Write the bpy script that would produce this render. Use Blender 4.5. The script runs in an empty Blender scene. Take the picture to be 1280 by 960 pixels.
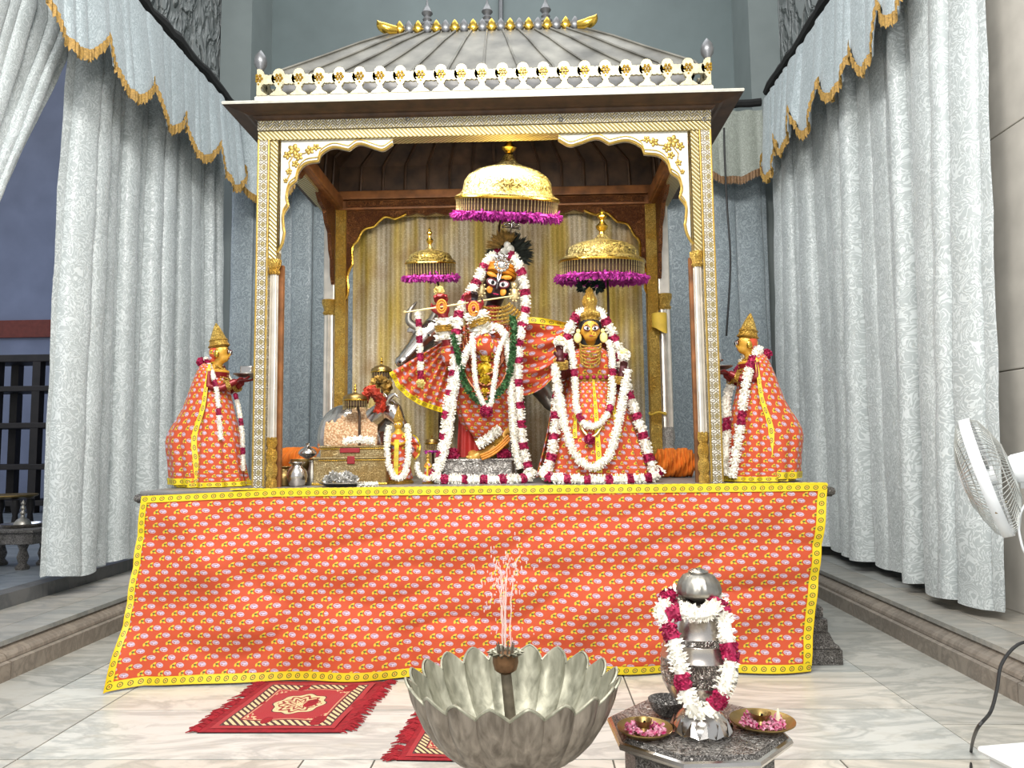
import bpy, bmesh, math, random
from mathutils import Vector, Matrix, Euler
PI=math.pi
sin,cos=math.sin,math.cos
C=bpy.context.scene.collection
R=random.Random(7)
# ------------------------------------------------ camera model (photo taken as 1280x960)
F=925.; ROLL=0.012; YAW=math.radians(1.6); PITCH=math.radians(4.95); H=1.25
fw=Vector((-sin(YAW)*cos(PITCH),cos(YAW)*cos(PITCH),sin(PITCH)))
r0=Vector((cos(YAW),sin(YAW),0)); u0=r0.cross(fw)
rt=cos(ROLL)*r0-sin(ROLL)*u0; up=sin(ROLL)*r0+cos(ROLL)*u0
def ray(px,py): return fw+rt*((px-640)/F)+up*((480-py)/F)
def P(px,py,Y):
    d=ray(px,py); t=Y/d.y; return Vector((d.x*t,Y,H+d.z*t))
def PZ(px,py,z):
    d=ray(px,py); t=(z-H)/d.z; return Vector((d.x*t,d.y*t,z))
cam=bpy.data.objects.new('camera',bpy.data.cameras.new('camera')); C.objects.link(cam)
cam.data.sensor_width=36; cam.data.lens=36*F/1280; cam.data.clip_end=100
M4=Matrix((rt,up,-fw)).transposed().to_4x4(); M4.translation=Vector((0,0,H)); cam.matrix_world=M4
bpy.context.scene.camera=cam

# ------------------------------------------------ mesh builder
class MB:
    def __init__(s): s.v=[];s.f=[];s.uv=[];s.mi=[];s.m=0;s.tc=(1,1,1);s.tl=[]
    def add(s,vs,fs,uvs=None):
        b=len(s.v); s.v+=[tuple(p) for p in vs]
        s.uv+= list(uvs) if uvs else [(p[0],p[2]) for p in vs]
        for f in fs: s.f.append([b+i for i in f]); s.mi.append(s.m); s.tl.append(s.tc)
        return s
    def box(s,c,d,rot=None):
        cx,cy,cz=c; x,y,z=[k/2 for k in d]
        vs=[Vector((a*x,b*y,e*z)) for a in(-1,1) for b in(-1,1) for e in(-1,1)]
        if rot is not None: vs=[rot@p for p in vs]
        vs=[p+Vector(c) for p in vs]
        return s.add(vs,[(0,1,3,2),(4,6,7,5),(0,4,5,1),(2,3,7,6),(0,2,6,4),(1,5,7,3)])
    def bb(s,x0,x1,y0,y1,z0,z1): return s.box(((x0+x1)/2,(y0+y1)/2,(z0+z1)/2),(abs(x1-x0),abs(y1-y0),abs(z1-z0)))
    def tube(s,pts,r,n=8,closed=False,flat=1.0,caps=True,upv=None):
        pts=[Vector(p) for p in pts]; N=len(pts)
        rs=r if isinstance(r,(list,tuple)) else [r]*N
        T=[]
        for i in range(N):
            a=pts[(i-1)%N] if (closed or i>0) else pts[i]; b=pts[(i+1)%N] if (closed or i<N-1) else pts[i]
            t=(b-a); T.append(t.normalized() if t.length>1e-9 else Vector((0,0,1)))
        u=Vector(upv) if upv else (Vector((0,1,0)) if abs(T[0].y)<.9 else Vector((1,0,0)))
        vs=[];uvs=[];L=0
        for i in range(N):
            if i: L+=(pts[i]-pts[i-1]).length
            u=(u-T[i]*u.dot(T[i]))
            u=u.normalized() if u.length>1e-6 else T[i].orthogonal().normalized()
            w=T[i].cross(u)
            for k in range(n):
                a=2*PI*k/n; vs.append(pts[i]+u*(rs[i]*cos(a)*flat)+w*(rs[i]*sin(a))); uvs.append((k/n*2*PI*rs[i],L))
        fs=[]
        for i in range(N if closed else N-1):
            j=(i+1)%N
            for k in range(n): fs.append((i*n+k,i*n+(k+1)%n,j*n+(k+1)%n,j*n+k))
        if caps and not closed: fs.append(tuple(range(n))[::-1]); fs.append(tuple((N-1)*n+k for k in range(n)))
        return s.add(vs,fs,uvs)
    def lathe(s,prof,c=(0,0,0),n=24,mod=None,rot=None,sx=1,sy=1,capb=True,capt=True):
        vs=[];fs=[];uvs=[];c=Vector(c)
        for i,(r,z) in enumerate(prof):
            for k in range(n):
                a=2*PI*k/n; q=r*(mod(a,i) if mod else 1)
                p=Vector((q*cos(a)*sx,q*sin(a)*sy,z))
                if rot is not None: p=rot@p
                vs.append(c+p); uvs.append((a*max(r,.05),z))
        for i in range(len(prof)-1):
            for k in range(n): fs.append((i*n+k,i*n+(k+1)%n,(i+1)*n+(k+1)%n,(i+1)*n+k))
        if capb and prof[0][0]>1e-5: fs.append(tuple(range(n))[::-1])
        if capt and prof[-1][0]>1e-5: fs.append(tuple((len(prof)-1)*n+k for k in range(n)))
        return s.add(vs,fs,uvs)
    def ell(s,c,r,n=16,m=10,rot=None):
        if not isinstance(r,(tuple,list,Vector)): r=(r,r,r)
        vs=[Vector((0,0,-1))]; fs=[]
        for i in range(1,m):
            t=-PI/2+PI*i/m
            for k in range(n): a=2*PI*k/n; vs.append(Vector((cos(t)*cos(a),cos(t)*sin(a),sin(t))))
        vs.append(Vector((0,0,1))); L=len(vs)-1
        for k in range(n):
            fs.append((0,1+(k+1)%n,1+k)); fs.append((L,L-n+k,L-n+(k+1)%n))
        for i in range(m-2):
            for k in range(n): a=1+i*n+k; b=1+i*n+(k+1)%n; fs.append((a,b,b+n,a+n))
        vs=[Vector((p.x*r[0],p.y*r[1],p.z*r[2])) for p in vs]
        if rot is not None: vs=[rot@p for p in vs]
        return s.add([p+Vector(c) for p in vs],fs)
    def prism(s,poly,y0,y1,ax='y'):
        # poly in (x,z) extruded along y, or (y,z) along x, or (x,y) along z
        n=len(poly)
        def mk(a,b,t): return (a,t,b) if ax=='y' else ((t,a,b) if ax=='x' else (a,b,t))
        vs=[mk(a,b,y0) for a,b in poly]+[mk(a,b,y1) for a,b in poly]
        fs=[tuple(range(n)),tuple(range(n,2*n))[::-1]]+[(i,i+n,(i+1)%n+n,(i+1)%n) for i in range(n)]
        return s.add(vs,fs)
    def grid(s,fn,nu,nv,us=1,vs_=1,closed=False,uvf=None):
        vs=[];uv=[];fs=[]; cu=nu if closed else nu+1
        for j in range(nv+1):
            for i in range(cu):
                vs.append(fn(i/nu,j/nv)); uv.append(uvf(i/nu,j/nv) if uvf else (i/nu*us,j/nv*vs_))
        for j in range(nv):
            for i in range(nu):
                a=j*cu+i; b=j*cu+(i+1)%cu
                fs.append((a,b,b+cu,a+cu))
        return s.add(vs,fs,uv)
    def cone(s,a,b,r,n=4):
        a=Vector(a);b=Vector(b);d=(b-a).normalized();u=d.orthogonal().normalized();w=d.cross(u)
        return s.add([a+u*(r*cos(2*PI*k/n))+w*(r*sin(2*PI*k/n)) for k in range(n)]+[b],[(k,(k+1)%n,n) for k in range(n)]+[tuple(range(n))[::-1]])
    def petal(s,a,d,side,l,w):
        # leaf shaped: base a, direction d, width vector side
        a=Vector(a); nn=d.cross(side).normalized()*(w*.3)
        return s.add([a,a+d*(l*.55)+side*(w*.5)+nn,a+d*l,a+d*(l*.55)-side*(w*.5)+nn,a+d*(l*.5)-nn],[(0,1,4),(1,2,4),(2,3,4),(3,0,4)])
    def build(s,name,mat,parent=None,smooth=True,off=None,bevel=0,remesh=0,smit=0,solid=0,sub=0,fixn=True,world=False):
        me=bpy.data.meshes.new(name)
        o3=Vector(off) if off is not None else None
        if parent is not None and world:
            w=parent
            acc=Vector((0,0,0))
            while w is not None: acc+=w.location; w=w.parent
            o3=acc
        vs=[tuple(Vector(p)-o3) for p in s.v] if o3 is not None else s.v
        me.from_pydata(vs,[],s.f)
        uvl=me.uv_layers.new(name='UVMap')
        for i,l in enumerate(me.loops): uvl.data[i].uv=s.uv[l.vertex_index]
        mats=mat if isinstance(mat,(list,tuple)) else [mat]
        for m in mats: me.materials.append(m)
        if len(mats)>1: me.polygons.foreach_set('material_index',s.mi)
        if fixn:
            b=bmesh.new(); b.from_mesh(me); bmesh.ops.recalc_face_normals(b,faces=b.faces); b.to_mesh(me); b.free()
        if any(t!=(1,1,1) for t in s.tl) or 'marble' in mats[0].name:
            ca=me.color_attributes.new('tint','FLOAT_COLOR','CORNER')
            for p,t in zip(me.polygons,s.tl):
                for li in p.loop_indices: ca.data[li].color=(*t,1)
        if smooth: me.polygons.foreach_set('use_smooth',[True]*len(me.polygons))
        me.update()
        o=bpy.data.objects.new(name,me); C.objects.link(o)
        if parent is not None: o.parent=parent
        if remesh:
            md=o.modifiers.new('r','REMESH'); md.mode='VOXEL'; md.voxel_size=remesh; md.use_smooth_shade=True
        if smit:
            md=o.modifiers.new('s','SMOOTH'); md.iterations=smit; md.factor=.5
        if bevel:
            md=o.modifiers.new('b','BEVEL'); md.width=bevel; md.segments=2; md.limit_method='ANGLE'; md.angle_limit=math.radians(40)
        if solid:
            md=o.modifiers.new('t','SOLIDIFY'); md.thickness=solid; md.offset=0
        if sub:
            md=o.modifiers.new('u','SUBSURF'); md.levels=sub; md.render_levels=sub
        if smooth and not remesh:
            try: me.set_sharp_from_angle(angle=math.radians(38))
            except Exception: pass
        return o
def thing(name,label,cat,loc=(0,0,0),rz=0,group=None):
    o=bpy.data.objects.new(name,None); C.objects.link(o); o.empty_display_size=.1
    o.location=loc; o.rotation_euler=(0,0,rz); o['label']=label; o['category']=cat
    if group: o['group']=group
    return o
def tag(o,label,cat,group=None,kind=None):
    o['label']=label; o['category']=cat
    if group: o['group']=group
    if kind: o['kind']=kind
    return o
def struct(o,label=None):
    o['kind']='structure'
    if label: o['label']=label
    return o
def copy_tree(o,parent=None):
    c=o.copy(); C.objects.link(c); c.parent=parent
    for ch in list(o.children): copy_tree(ch,c)
    return c
def center_origin(o):
    # move a single-mesh thing's origin to its base
    me=o.data; n=len(me.vertices)
    xs=[v.co for v in me.vertices]
    c=Vector(((min(p.x for p in xs)+max(p.x for p in xs))/2,(min(p.y for p in xs)+max(p.y for p in xs))/2,min(p.z for p in xs)))
    me.transform(Matrix.Translation(-c)); o.location=Vector(o.location)+c
    return o
def lerp(a,b,t): return a+(b-a)*t
def interp(xs,t):
    # xs list of (t,value..) piecewise smooth interpolation
    for i in range(len(xs)-1):
        if t<=xs[i+1][0] or i==len(xs)-2:
            k=(t-xs[i][0])/(xs[i+1][0]-xs[i][0]); k=max(0,min(1,k))
            return [lerp(a,b,k) for a,b in zip(xs[i][1:],xs[i+1][1:])]
def spline(pts,n):
    pts=[Vector(p) for p in pts]
    q=[pts[0]*2-pts[1]]+pts+[pts[-1]*2-pts[-2]]
    out=[]
    for i in range(1,len(q)-2):
        for k in range(n):
            t=k/n; a,b,c,d=q[i-1],q[i],q[i+1],q[i+2]
            out.append(.5*((2*b)+(c-a)*t+(2*a-5*b+4*c-d)*t*t+(3*b-a-3*c+d)*t**3))
    out.append(pts[-1]); return out
def resample(pts,step):
    out=[pts[0]];acc=0
    L=[0]
    for i in range(1,len(pts)): L.append(L[-1]+(pts[i]-pts[i-1]).length)
    n=max(2,int(L[-1]/step)); j=0
    for k in range(1,n+1):
        t=L[-1]*k/n
        while j<len(L)-2 and L[j+1]<t: j+=1
        s=(t-L[j])/max(1e-9,L[j+1]-L[j]); out.append(pts[j].lerp(pts[j+1],max(0,min(1,s))))
    return out

# ------------------------------------------------ materials
class NT:
    def __init__(s,name):
        s.mat=bpy.data.materials.new(name); s.mat.use_nodes=True; s.t=s.mat.node_tree
        s.b=s.t.nodes['Principled BSDF']
    def N(s,ty,**k):
        n=s.t.nodes.new(ty)
        for a,b in k.items(): setattr(n,a,b)
        return n
    def put(s,sock,v):
        if isinstance(v,bpy.types.NodeSocket): s.t.links.new(v,sock)
        elif v is not None:
            if isinstance(v,(tuple,list)) and len(v)==3 and sock.type=='RGBA': v=(*v,1)
            sock.default_value=v
    def m(s,op,a,b=None,c=None):
        n=s.N('ShaderNodeMath',operation=op)
        for i,v in enumerate((a,b,c)):
            if v is not None: s.put(n.inputs[i],v)
        return n.outputs[0]
    def mix(s,f,a,b):
        n=s.N('ShaderNodeMix',data_type='RGBA'); s.put(n.inputs[0],f); s.put(n.inputs[6],a); s.put(n.inputs[7],b); return n.outputs[2]
    def ramp(s,f,stops):
        n=s.N('ShaderNodeValToRGB'); s.put(n.inputs[0],f); e=n.color_ramp.elements
        while len(e)<len(stops): e.new(.5)
        for x,(p,c) in zip(e,stops): x.position=p; x.color=(*c,1) if len(c)==3 else c
        return n.outputs[0]
    def obj(s): return s.N('ShaderNodeTexCoord').outputs['Object']
    def uv(s): return s.N('ShaderNodeTexCoord').outputs['UV']
    def sep(s,v):
        n=s.N('ShaderNodeSeparateXYZ'); s.put(n.inputs[0],v); return n.outputs
    def comb(s,x,y,z=0):
        n=s.N('ShaderNodeCombineXYZ'); s.put(n.inputs[0],x);s.put(n.inputs[1],y);s.put(n.inputs[2],z); return n.outputs[0]
    def scale(s,v,k):
        n=s.N('ShaderNodeMapping'); s.put(n.inputs[0],v); n.inputs['Scale'].default_value=k if isinstance(k,(tuple,list)) else (k,k,k); return n.outputs[0]
    def noise(s,v,sc,det=3,dist=0,rough=.5):
        n=s.N('ShaderNodeTexNoise'); s.put(n.inputs['Vector'],v); n.inputs['Scale'].default_value=sc; n.inputs['Detail'].default_value=det
        n.inputs['Distortion'].default_value=dist; n.inputs['Roughness'].default_value=rough; return n.outputs[0]
    def vor(s,v,sc,feat='F1',out=0,rand=1):
        n=s.N('ShaderNodeTexVoronoi',feature=feat); s.put(n.inputs['Vector'],v); n.inputs['Scale'].default_value=sc
        n.inputs['Randomness'].default_value=rand; return n.outputs[out]
    def bump(s,h,st=.3,d=.01):
        n=s.N('ShaderNodeBump'); s.put(n.inputs['Height'],h); n.inputs['Strength'].default_value=st; n.inputs['Distance'].default_value=d
        s.t.links.new(n.outputs[0],s.b.inputs['Normal'])
    def set(s,col=None,rough=None,metal=None,**k):
        if col is not None: s.put(s.b.inputs['Base Color'],col)
        if rough is not None: s.put(s.b.inputs['Roughness'],rough)
        if metal is not None: s.put(s.b.inputs['Metallic'],metal)
        for a,b in k.items(): s.put(s.b.inputs[a.replace('_',' ')],b)
        return s.mat
def hx(h,k=1.0):
    h=h.lstrip('#'); c=[int(h[i:i+2],16)/255 for i in(0,2,4)]
    return tuple((x/12.92 if x<=.04045 else ((x+.055)/1.055)**2.4)*k for x in c)
def plain(name,col,rough=.5,metal=0,var=.12,sc=14,bump=0,**k):
    n=NT(name); t=n.noise(n.obj(),sc,4)
    c=n.ramp(t,[(.25,tuple(x*(1-var*2) for x in col)),(.75,tuple(min(1,x*(1+var)) for x in col))])
    if bump: n.bump(n.noise(n.obj(),sc*4,3),bump,.004)
    return n.set(c,rough,metal,**k)
def embossed(name,c1,c2,sc=55,rough=.3,metal=1,st=.9,lo=None,uvb=False):
    # chased sheet metal: raised foliage, dark ground
    n=NT(name); v=n.uv() if uvb else n.obj()
    a=n.noise(v,sc,2,2.2); b=n.vor(v,sc*.8,'SMOOTH_F1')
    w=n.m('SINE',n.m('ADD',n.m('MULTIPLY',a,26),n.m('MULTIPLY',b,9)))
    h=n.m('MULTIPLY_ADD',w,.5,.5)
    big=n.noise(v,sc*.12,3)
    lo=lo or tuple(x*.28 for x in c1)
    col=n.mix(n.m('SMOOTH_MIN',h,1,.1),lo,n.mix(n.ramp(big,[(.42,(0,0,0)),(.58,(1,1,1))]),c1,c2))
    n.bump(h,st,.004)
    return n.set(col,n.m('MULTIPLY_ADD',n.noise(v,sc*.4),.25,rough-.1),metal)
M={}
SILV=hx('#c9c4bb'); GOLD=hx('#d9b24a'); 
M['silver_emb']=embossed('embossed_silver',hx('#e4e0da'),hx('#cbc6bf'),42,.3,.6,.9,hx('#6e6964'))
M['silver_col']=plain('silver_clad_column',hx('#d9d2c6'),.28,.6,.12,10)

def patterned(name,kind):
    n=NT(name); x,y,z=n.sep(n.obj())
    if kind=='frieze':
        u=n.m('ABSOLUTE',n.m('SUBTRACT',n.m('FRACT',n.m('DIVIDE',n.m('ADD',x,y),.062)),.5)); t=n.m('FRACT',n.m('DIVIDE',z,.062))
        k=n.m('SINE',n.m('MULTIPLY',n.m('ADD',u,n.m('MULTIPLY',t,.8)),22))
        h=n.m('MULTIPLY_ADD',k,.5,.5); d=n.m('GREATER_THAN',n.noise(n.obj(),90,2),.5)
    else:
        u=n.m('SUBTRACT',n.m('FRACT',n.m('DIVIDE',n.m('ADD',x,n.m('MULTIPLY',y,1)),.045)),.5); t=n.m('SUBTRACT',n.m('FRACT',n.m('DIVIDE',z,.062)),.5)
        r=n.m('SQRT',n.m('ADD',n.m('MULTIPLY',u,u),n.m('MULTIPLY',t,t))); th=n.m('ARCTAN2',t,u)
        k=n.m('SINE',n.m('ADD',n.m('MULTIPLY',r,24),n.m('MULTIPLY',n.m('COSINE',n.m('MULTIPLY',th,6)),1.6))); h=n.m('MULTIPLY_ADD',k,.5,.5); d=n.m('LESS_THAN',r,.3)
    n.bump(h,.9,.005)
    return n.set(n.mix(h,hx('#8b8066'),n.mix(d,hx('#e9e5dc'),hx('#dccb92'))),.36,.45)
M['frieze']=patterned('palmette_frieze','frieze'); M['post']=patterned('floral_gilt_post','post')
M['medallion']=plain('cream_gilt_silver',hx('#b3aa8c'),.4,.35,.15,40,.2)
M['gilt_emb']=embossed('gilt_silver_emboss',hx('#efe4bc'),hx('#ebe7de'),30,.38,.45,.9,hx('#897847'))
M['gold_emb']=embossed('embossed_gold',hx('#f0cc6a'),hx('#dfae46'),55,.32,.6,.9,hx('#8f6c2a'))
M['gold_dome']=embossed('chased_gold_dome',hx('#dccb8c'),hx('#c2aa5c'),26,.3,.9,1,hx('#54401a'))
M['silver']=plain('polished_silver',hx('#cfcac4'),.22,1,.1,9)
M['silver_dull']=plain('dull_silver',hx('#a9a59c'),.42,1,.2,20,.15)
M['silver_dark']=embossed('dark_chased_silver',hx('#a8a4a0'),hx('#8e8a85'),55,.42,.7,.9,hx('#383532'))
M['gold']=plain('polished_gold',hx('#e0b84f'),.25,1,.12,20)
M['brass']=plain('brass',hx('#9c8352'),.38,.9,.22,15)
M['pewter']=plain('grey_pewter_roof',hx('#77756d'),.5,.4,.3,5,.25)
M['lead']=plain('lead_finial',hx('#77787a'),.4,.6,.12,20)
M['bronze_dark']=plain('dark_wood_soffit',hx('#4a3422'),.5,.1,.3,12,.1)
M['ceil']=plain('blackened_ceiling_boards',hx('#4c3828'),.55,.1,.4,7,.2)
M['copper']=embossed('brown_carved_copper',hx('#a2693c'),hx('#84502c'),45,.38,.6,.9,hx('#3c2110'))
M['wood']=plain('dark_brown_wood',hx('#8c5a32'),.45,.1,.3,10,.15)
M['white_paint']=plain('painted_white_silver',hx('#c2c0b4'),.45,.3,.1,25,.2)
M['gold_line']=plain('gold_line',hx('#b99a4e'),.4,.7,.15,30)
def rope():
    n=NT('gilt_rope_moulding'); x,y,z=n.sep(n.obj())
    w=n.m('SINE',n.m('MULTIPLY',n.m('ADD',n.m('ADD',x,y),n.m('MULTIPLY',z,1)),230))
    h=n.m('MULTIPLY_ADD',w,.5,.5); n.bump(h,.9,.005)
    return n.set(n.mix(h,hx('#8f7840'),hx('#e8dcae')),.35,.75)
M['rope']=rope()
def marble(name,base,vein,sc=1.0,warm=None):
    n=NT(name); v=n.obj()
    st=n.scale(v,(.6,1.6,1))
    a=n.noise(st,2.2*sc,6,2.0,.6); b=n.noise(st,9*sc,5,.6,.65)
    m1=n.ramp(a,[(.36,(0,0,0)),(.47,(1,1,1)),(.56,(0,0,0))])
    at=n.N('ShaderNodeAttribute'); at.attribute_name='tint'
    col=n.mix(n.m('MULTIPLY',m1,.55),base,vein)
    col=n.mix(n.m('MULTIPLY',n.ramp(b,[(.5,(0,0,0)),(.75,(1,1,1))]),.4),col,warm or vein)
    mm=n.N('ShaderNodeMix',data_type='RGBA',blend_type='MULTIPLY'); mm.inputs[0].default_value=1
    n.put(mm.inputs[6],col); n.put(mm.inputs[7],at.outputs['Color'])
    return n.set(mm.outputs[2],n.m('MULTIPLY_ADD',b,.25,.22),0)
M['floor']=marble('pale_marble_slabs',hx('#c9c7be'),hx('#868a85'),1,hx('#a9a08d'))
M['step']=marble('grey_marble_step',hx('#b3b0a8'),hx('#7f8483'),1,hx('#9a8f7d'))
M['step_brown']=marble('brown_weathered_marble',hx('#948a7e'),hx('#655d55'),2,hx('#776b5e'))
M['joint']=plain('dark_joint',hx('#5c584f'),.8)
M['wall']=plain('grey_green_painted_wall',hx('#6c7878'),.55,0,.06,2.5)
M['wall2']=plain('grey_pilaster_paint',hx('#7f8887'),.5,0,.05,3)
M['beige']=plain('beige_grey_stone',hx('#c6c1b8'),.6,0,.1,4,.1)
def relief():
    n=NT('carved_grey_relief'); v=n.scale(n.obj(),(1,1.4,.8))
    a=n.noise(v,3.0,3,1.6,.45); h=n.ramp(a,[(.38,(0,0,0)),(.6,(1,1,1))])
    n.bump(h,1.0,.09); return n.set(n.mix(h,hx('#6b6f6e'),hx('#8d9190')),.4,.1)
M['relief']=relief()
def brocade(name,dark,light,sc=1.0):
    n=NT(name); v=n.uv()
    a=n.noise(n.scale(v,(1,.75,1)),5.5*sc,2,1.4,.5)
    w=n.m('SINE',n.m('MULTIPLY',a,46))
    f=n.noise(v,3*sc,2)
    k=n.ramp(n.m('ADD',n.m('MULTIPLY',w,.5),n.m('MULTIPLY_ADD',f,.9,-.2)),[(.28,(0,0,0)),(.5,(1,1,1))])
    n.bump(n.m('ADD',k,n.m('MULTIPLY',n.noise(v,9,4,1),1.2)),.3,.006)
    return n.set(n.mix(k,dark,light),n.m('MULTIPLY_ADD',k,-.22,.55),0,Sheen_Weight=.25)
M['curtain']=brocade('white_brocade',hx('#abb2b2'),hx('#cbd1d1'),2.7)
M['curtain_b']=brocade('grey_blue_brocade',hx('#848f94'),hx('#a3aeb3'),2.4)
M['valance']=brocade('pale_blue_brocade',hx('#949fa2'),hx('#b2bcbf'),2.4)
M['valance_g']=brocade('greenish_grey_brocade',hx('#858a80'),hx('#989d93'),1.7)
M['curtain_in']=plain('sheer_white_cloth',hx('#cfd2d0'),.7)
M['fringe']=plain('gold_fringe',hx('#a98540'),.6,.2,.3,80)
M['fringe_b']=plain('brown_fringe',hx('#8a6b4c'),.7,.1,.3,80)
M['black']=plain('black_paint',hx('#191919'),.5)
M['blackcloth']=plain('black_cloth',hx('#1d1e1e'),.9)
def printed():
    n=NT('orange_floral_print'); x,y,_=n.sep(n.uv())
    W,RW=.122,.0375
    y=n.m('ADD',y,n.m('MULTIPLY',x,.02))
    row=n.m('FLOOR',n.m('DIVIDE',y,RW))
    xs=n.m('ADD',n.m('DIVIDE',x,W),n.m('MULTIPLY',row,.5))
    lx=n.m('MULTIPLY',n.m('SUBTRACT',n.m('FRACT',xs),.5),W)
    ly=n.m('MULTIPLY',n.m('SUBTRACT',n.m('FRACT',n.m('DIVIDE',y,RW)),.5),RW)
    def el(cx,cy,rx,ry,sk=0):
        cx,rx=cx*.86,rx*.86; cy,ry=cy*.9,ry*.88
        a=n.m('SUBTRACT',lx,cx); b=n.m('SUBTRACT',ly,cy)
        if sk: b=n.m('ADD',b,n.m('MULTIPLY',a,sk))
        a=n.m('DIVIDE',a,rx); b=n.m('DIVIDE',b,ry)
        return n.m('LESS_THAN',n.m('ADD',n.m('MULTIPLY',a,a),n.m('MULTIPLY',b,b)),1)
    base=n.mix(n.noise(n.uv(),4,3),hx('#b23e1a'),hx('#c04d26'))
    c=base
    for e,col in [((.024,.001,.026,.0135,.12),hx('#bba6ab')),((.024,.001,.020,.0095,.12),hx('#9a4a48')),((.034,.001,.009,.0065),hx('#b9a9c4')),((.014,.003,.008,.005),hx('#b3a2bf')),((.024,-.001,.004,.008),hx('#c9b9c4')),
                  ((-.020,.007,.013,.007,-.4),hx('#cbb02f')),((-.034,-.006,.008,.010),hx('#cbb02f')),((-.012,-.010,.010,.005,.3),hx('#cbb02f')),((-.021,-.001,.008,.006),hx('#47682f')),((-.027,.001,.004,.003),hx('#8c3018'))]:
        c=n.mix(el(*e),c,col)
    n.bump(n.noise(n.uv(),60,2),.1,.002)
    return n.set(c,.75,0,Sheen_Weight=.1)
M['print']=printed()
def border():
    n=NT('yellow_sequin_border'); x,y,_=n.sep(n.uv())
    lx=n.m('SUBTRACT',n.m('FRACT',n.m('DIVIDE',x,.05)),.5); ly=n.m('SUBTRACT',y,.5)
    d=n.m('SQRT',n.m('ADD',n.m('MULTIPLY',lx,lx),n.m('MULTIPLY',ly,ly)))
    c=n.mix(n.m('LESS_THAN',d,.30),hx('#d6bf18'),hx('#5c5c1c'))
    c=n.mix(n.m('LESS_THAN',d,.2),c,hx('#d8ba34'))
    c=n.mix(n.m('LESS_THAN',d,.09),c,hx('#8a3a18'))
    c=n.mix(n.m('GREATER_THAN',n.m('ABSOLUTE',ly),.42),c,hx('#d8b400'))
    return n.set(c,.5,0)
M['border']=border()
def backdrop():
    n=NT('gold_sequin_backdrop'); x,y,_=n.sep(n.uv())
    k=n.vor(n.uv(),85,'F1',0,.6)
    st=n.m('MULTIPLY_ADD',n.m('SINE',n.m('MULTIPLY',x,150)),.5,.5)
    band=n.noise(n.comb(n.m('MULTIPLY',x,5),n.m('MULTIPLY',y,.6)),1.2,2)
    gold=n.mix(st,hx('#9a8436'),hx('#b59a48'))
    silv=n.mix(st,hx('#978a6e'),hx('#b8ab92'))
    side=n.ramp(band,[(.38,(0,0,0)),(.55,(1,1,1))])
    c=n.mix(side,gold,silv)
    c=n.mix(n.ramp(k,[(.2,(1,1,1)),(.38,(0,0,0))]),c,n.mix(side,hx('#c9b45a'),hx('#cfc7b4')))
    zz3=n.noise(n.uv(),2.2,3); c=n.mix(n.ramp(zz3,[(.5,(0,0,0)),(.68,(.65,.65,.65))]),c,hx('#7d5a26'))
    n.bump(k,.5,.004)
    return n.set(c,.6,.15)
M['backdrop']=backdrop()
M['pedestal']=embossed('embossed_silver_block',hx('#e2ded8'),hx('#cfcac3'),17,.32,.35,.9,hx('#77716b'))
M['shade_drum']=plain('dark_brown_shade',hx('#4a3624'),.8)  # dome interior shade put in as a dark brown colour
M['casket']=embossed('pale_embossed_gold',hx('#e8d6a6'),hx('#d2b478'),60,.35,.5,.9,hx('#8d7040'))
M['redpanel']=plain('deep_red_panel',hx('#8e1a22'),.5)
M['pink']=plain('magenta_fringe',hx('#c03aa2'),.8,0,.3,60)
M['bead']=plain('gold_silver_beads',hx('#d2bd86'),.3,.9,.3,60)
M['white_fl']=plain('white_blossom',hx('#f6f2e6'),.7,0,.06,40,Subsurface_Weight=.0)
M['rose']=plain('crimson_rose',hx('#a50f48'),.65,0,.3,40)
M['leaf']=plain('green_leaves',hx('#3e6a3a'),.6,0,.4,50)
M['bud']=plain('pale_yellow_ball',hx('#ead98c'),.6,0,.1,30)
M['yellow_skin']=plain('yellow_painted_metal',hx('#d8a83a'),.35,.3,.12,20)
M['dark_face']=plain('black_painted_face',hx('#2b1a1c'),.35,0,.2,20)
M['maroon']=plain('maroon_paint',hx('#5e1220'),.4,0,.2,20)
M['orange']=plain('orange_paint',hx('#d98a1e'),.5,.1,.2,30)
M['eye']=plain('white_enamel',hx('#f2f0ea'),.25,0,.02)
M['pupil']=plain('black_enamel',hx('#0c0a0c'),.2)
M['bolster']=plain('saffron_cloth',hx('#d9741a'),.8,0,.15,8,.1)
M['rug']=None
M['fan_white']=plain('white_fan_enamel',hx('#dcdfe0'),.35,0,.03)
M['fan_wire']=plain('grey_fan_wire',hx('#b9bcb8'),.35,.5,.1)
M['stool']=plain('white_laminate',hx('#d9dcdb'),.4,0,.03)
M['dark_wood']=plain('dark_stained_wood',hx('#241e1c'),.55,0,.3,6)
M['bowl_in']=None
# ================================================ SETTING
def rtint(a=.82,b=1.05,warm=.04):
    k=R.uniform(a,b); w=R.uniform(-warm,warm); return (k*(1+w),k,k*(1-w))
mb=MB(); mb.m=1; mb.bb(-3.2,2.6,.5,9.4,-.03,-.004); mb.m=0
ys=[.5,1.3,1.9,2.5,3.1,3.67,4.25,4.9,5.52,6.2,7,8,9.4]
for i in range(len(ys)-1):
    y0,y1=ys[i],ys[i+1]; xs=[-2.55]
    if i in(3,): cuts=[-2.14,-.95,-.66,.3,1.2]
    elif i in(4,): cuts=[-2.14,.62]
    else: cuts=[-2.14]+sorted(R.uniform(-2,1.7) for _ in range(3))
    for x1 in cuts+[1.8]:
        x0=xs[-1]; xs.append(x1)
        if x1-x0<.02: continue
        mb.tc=rtint(); g=.004
        mb.bb(x0+g,x1-g,y0+g,y1-g,-.02,0)
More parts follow.
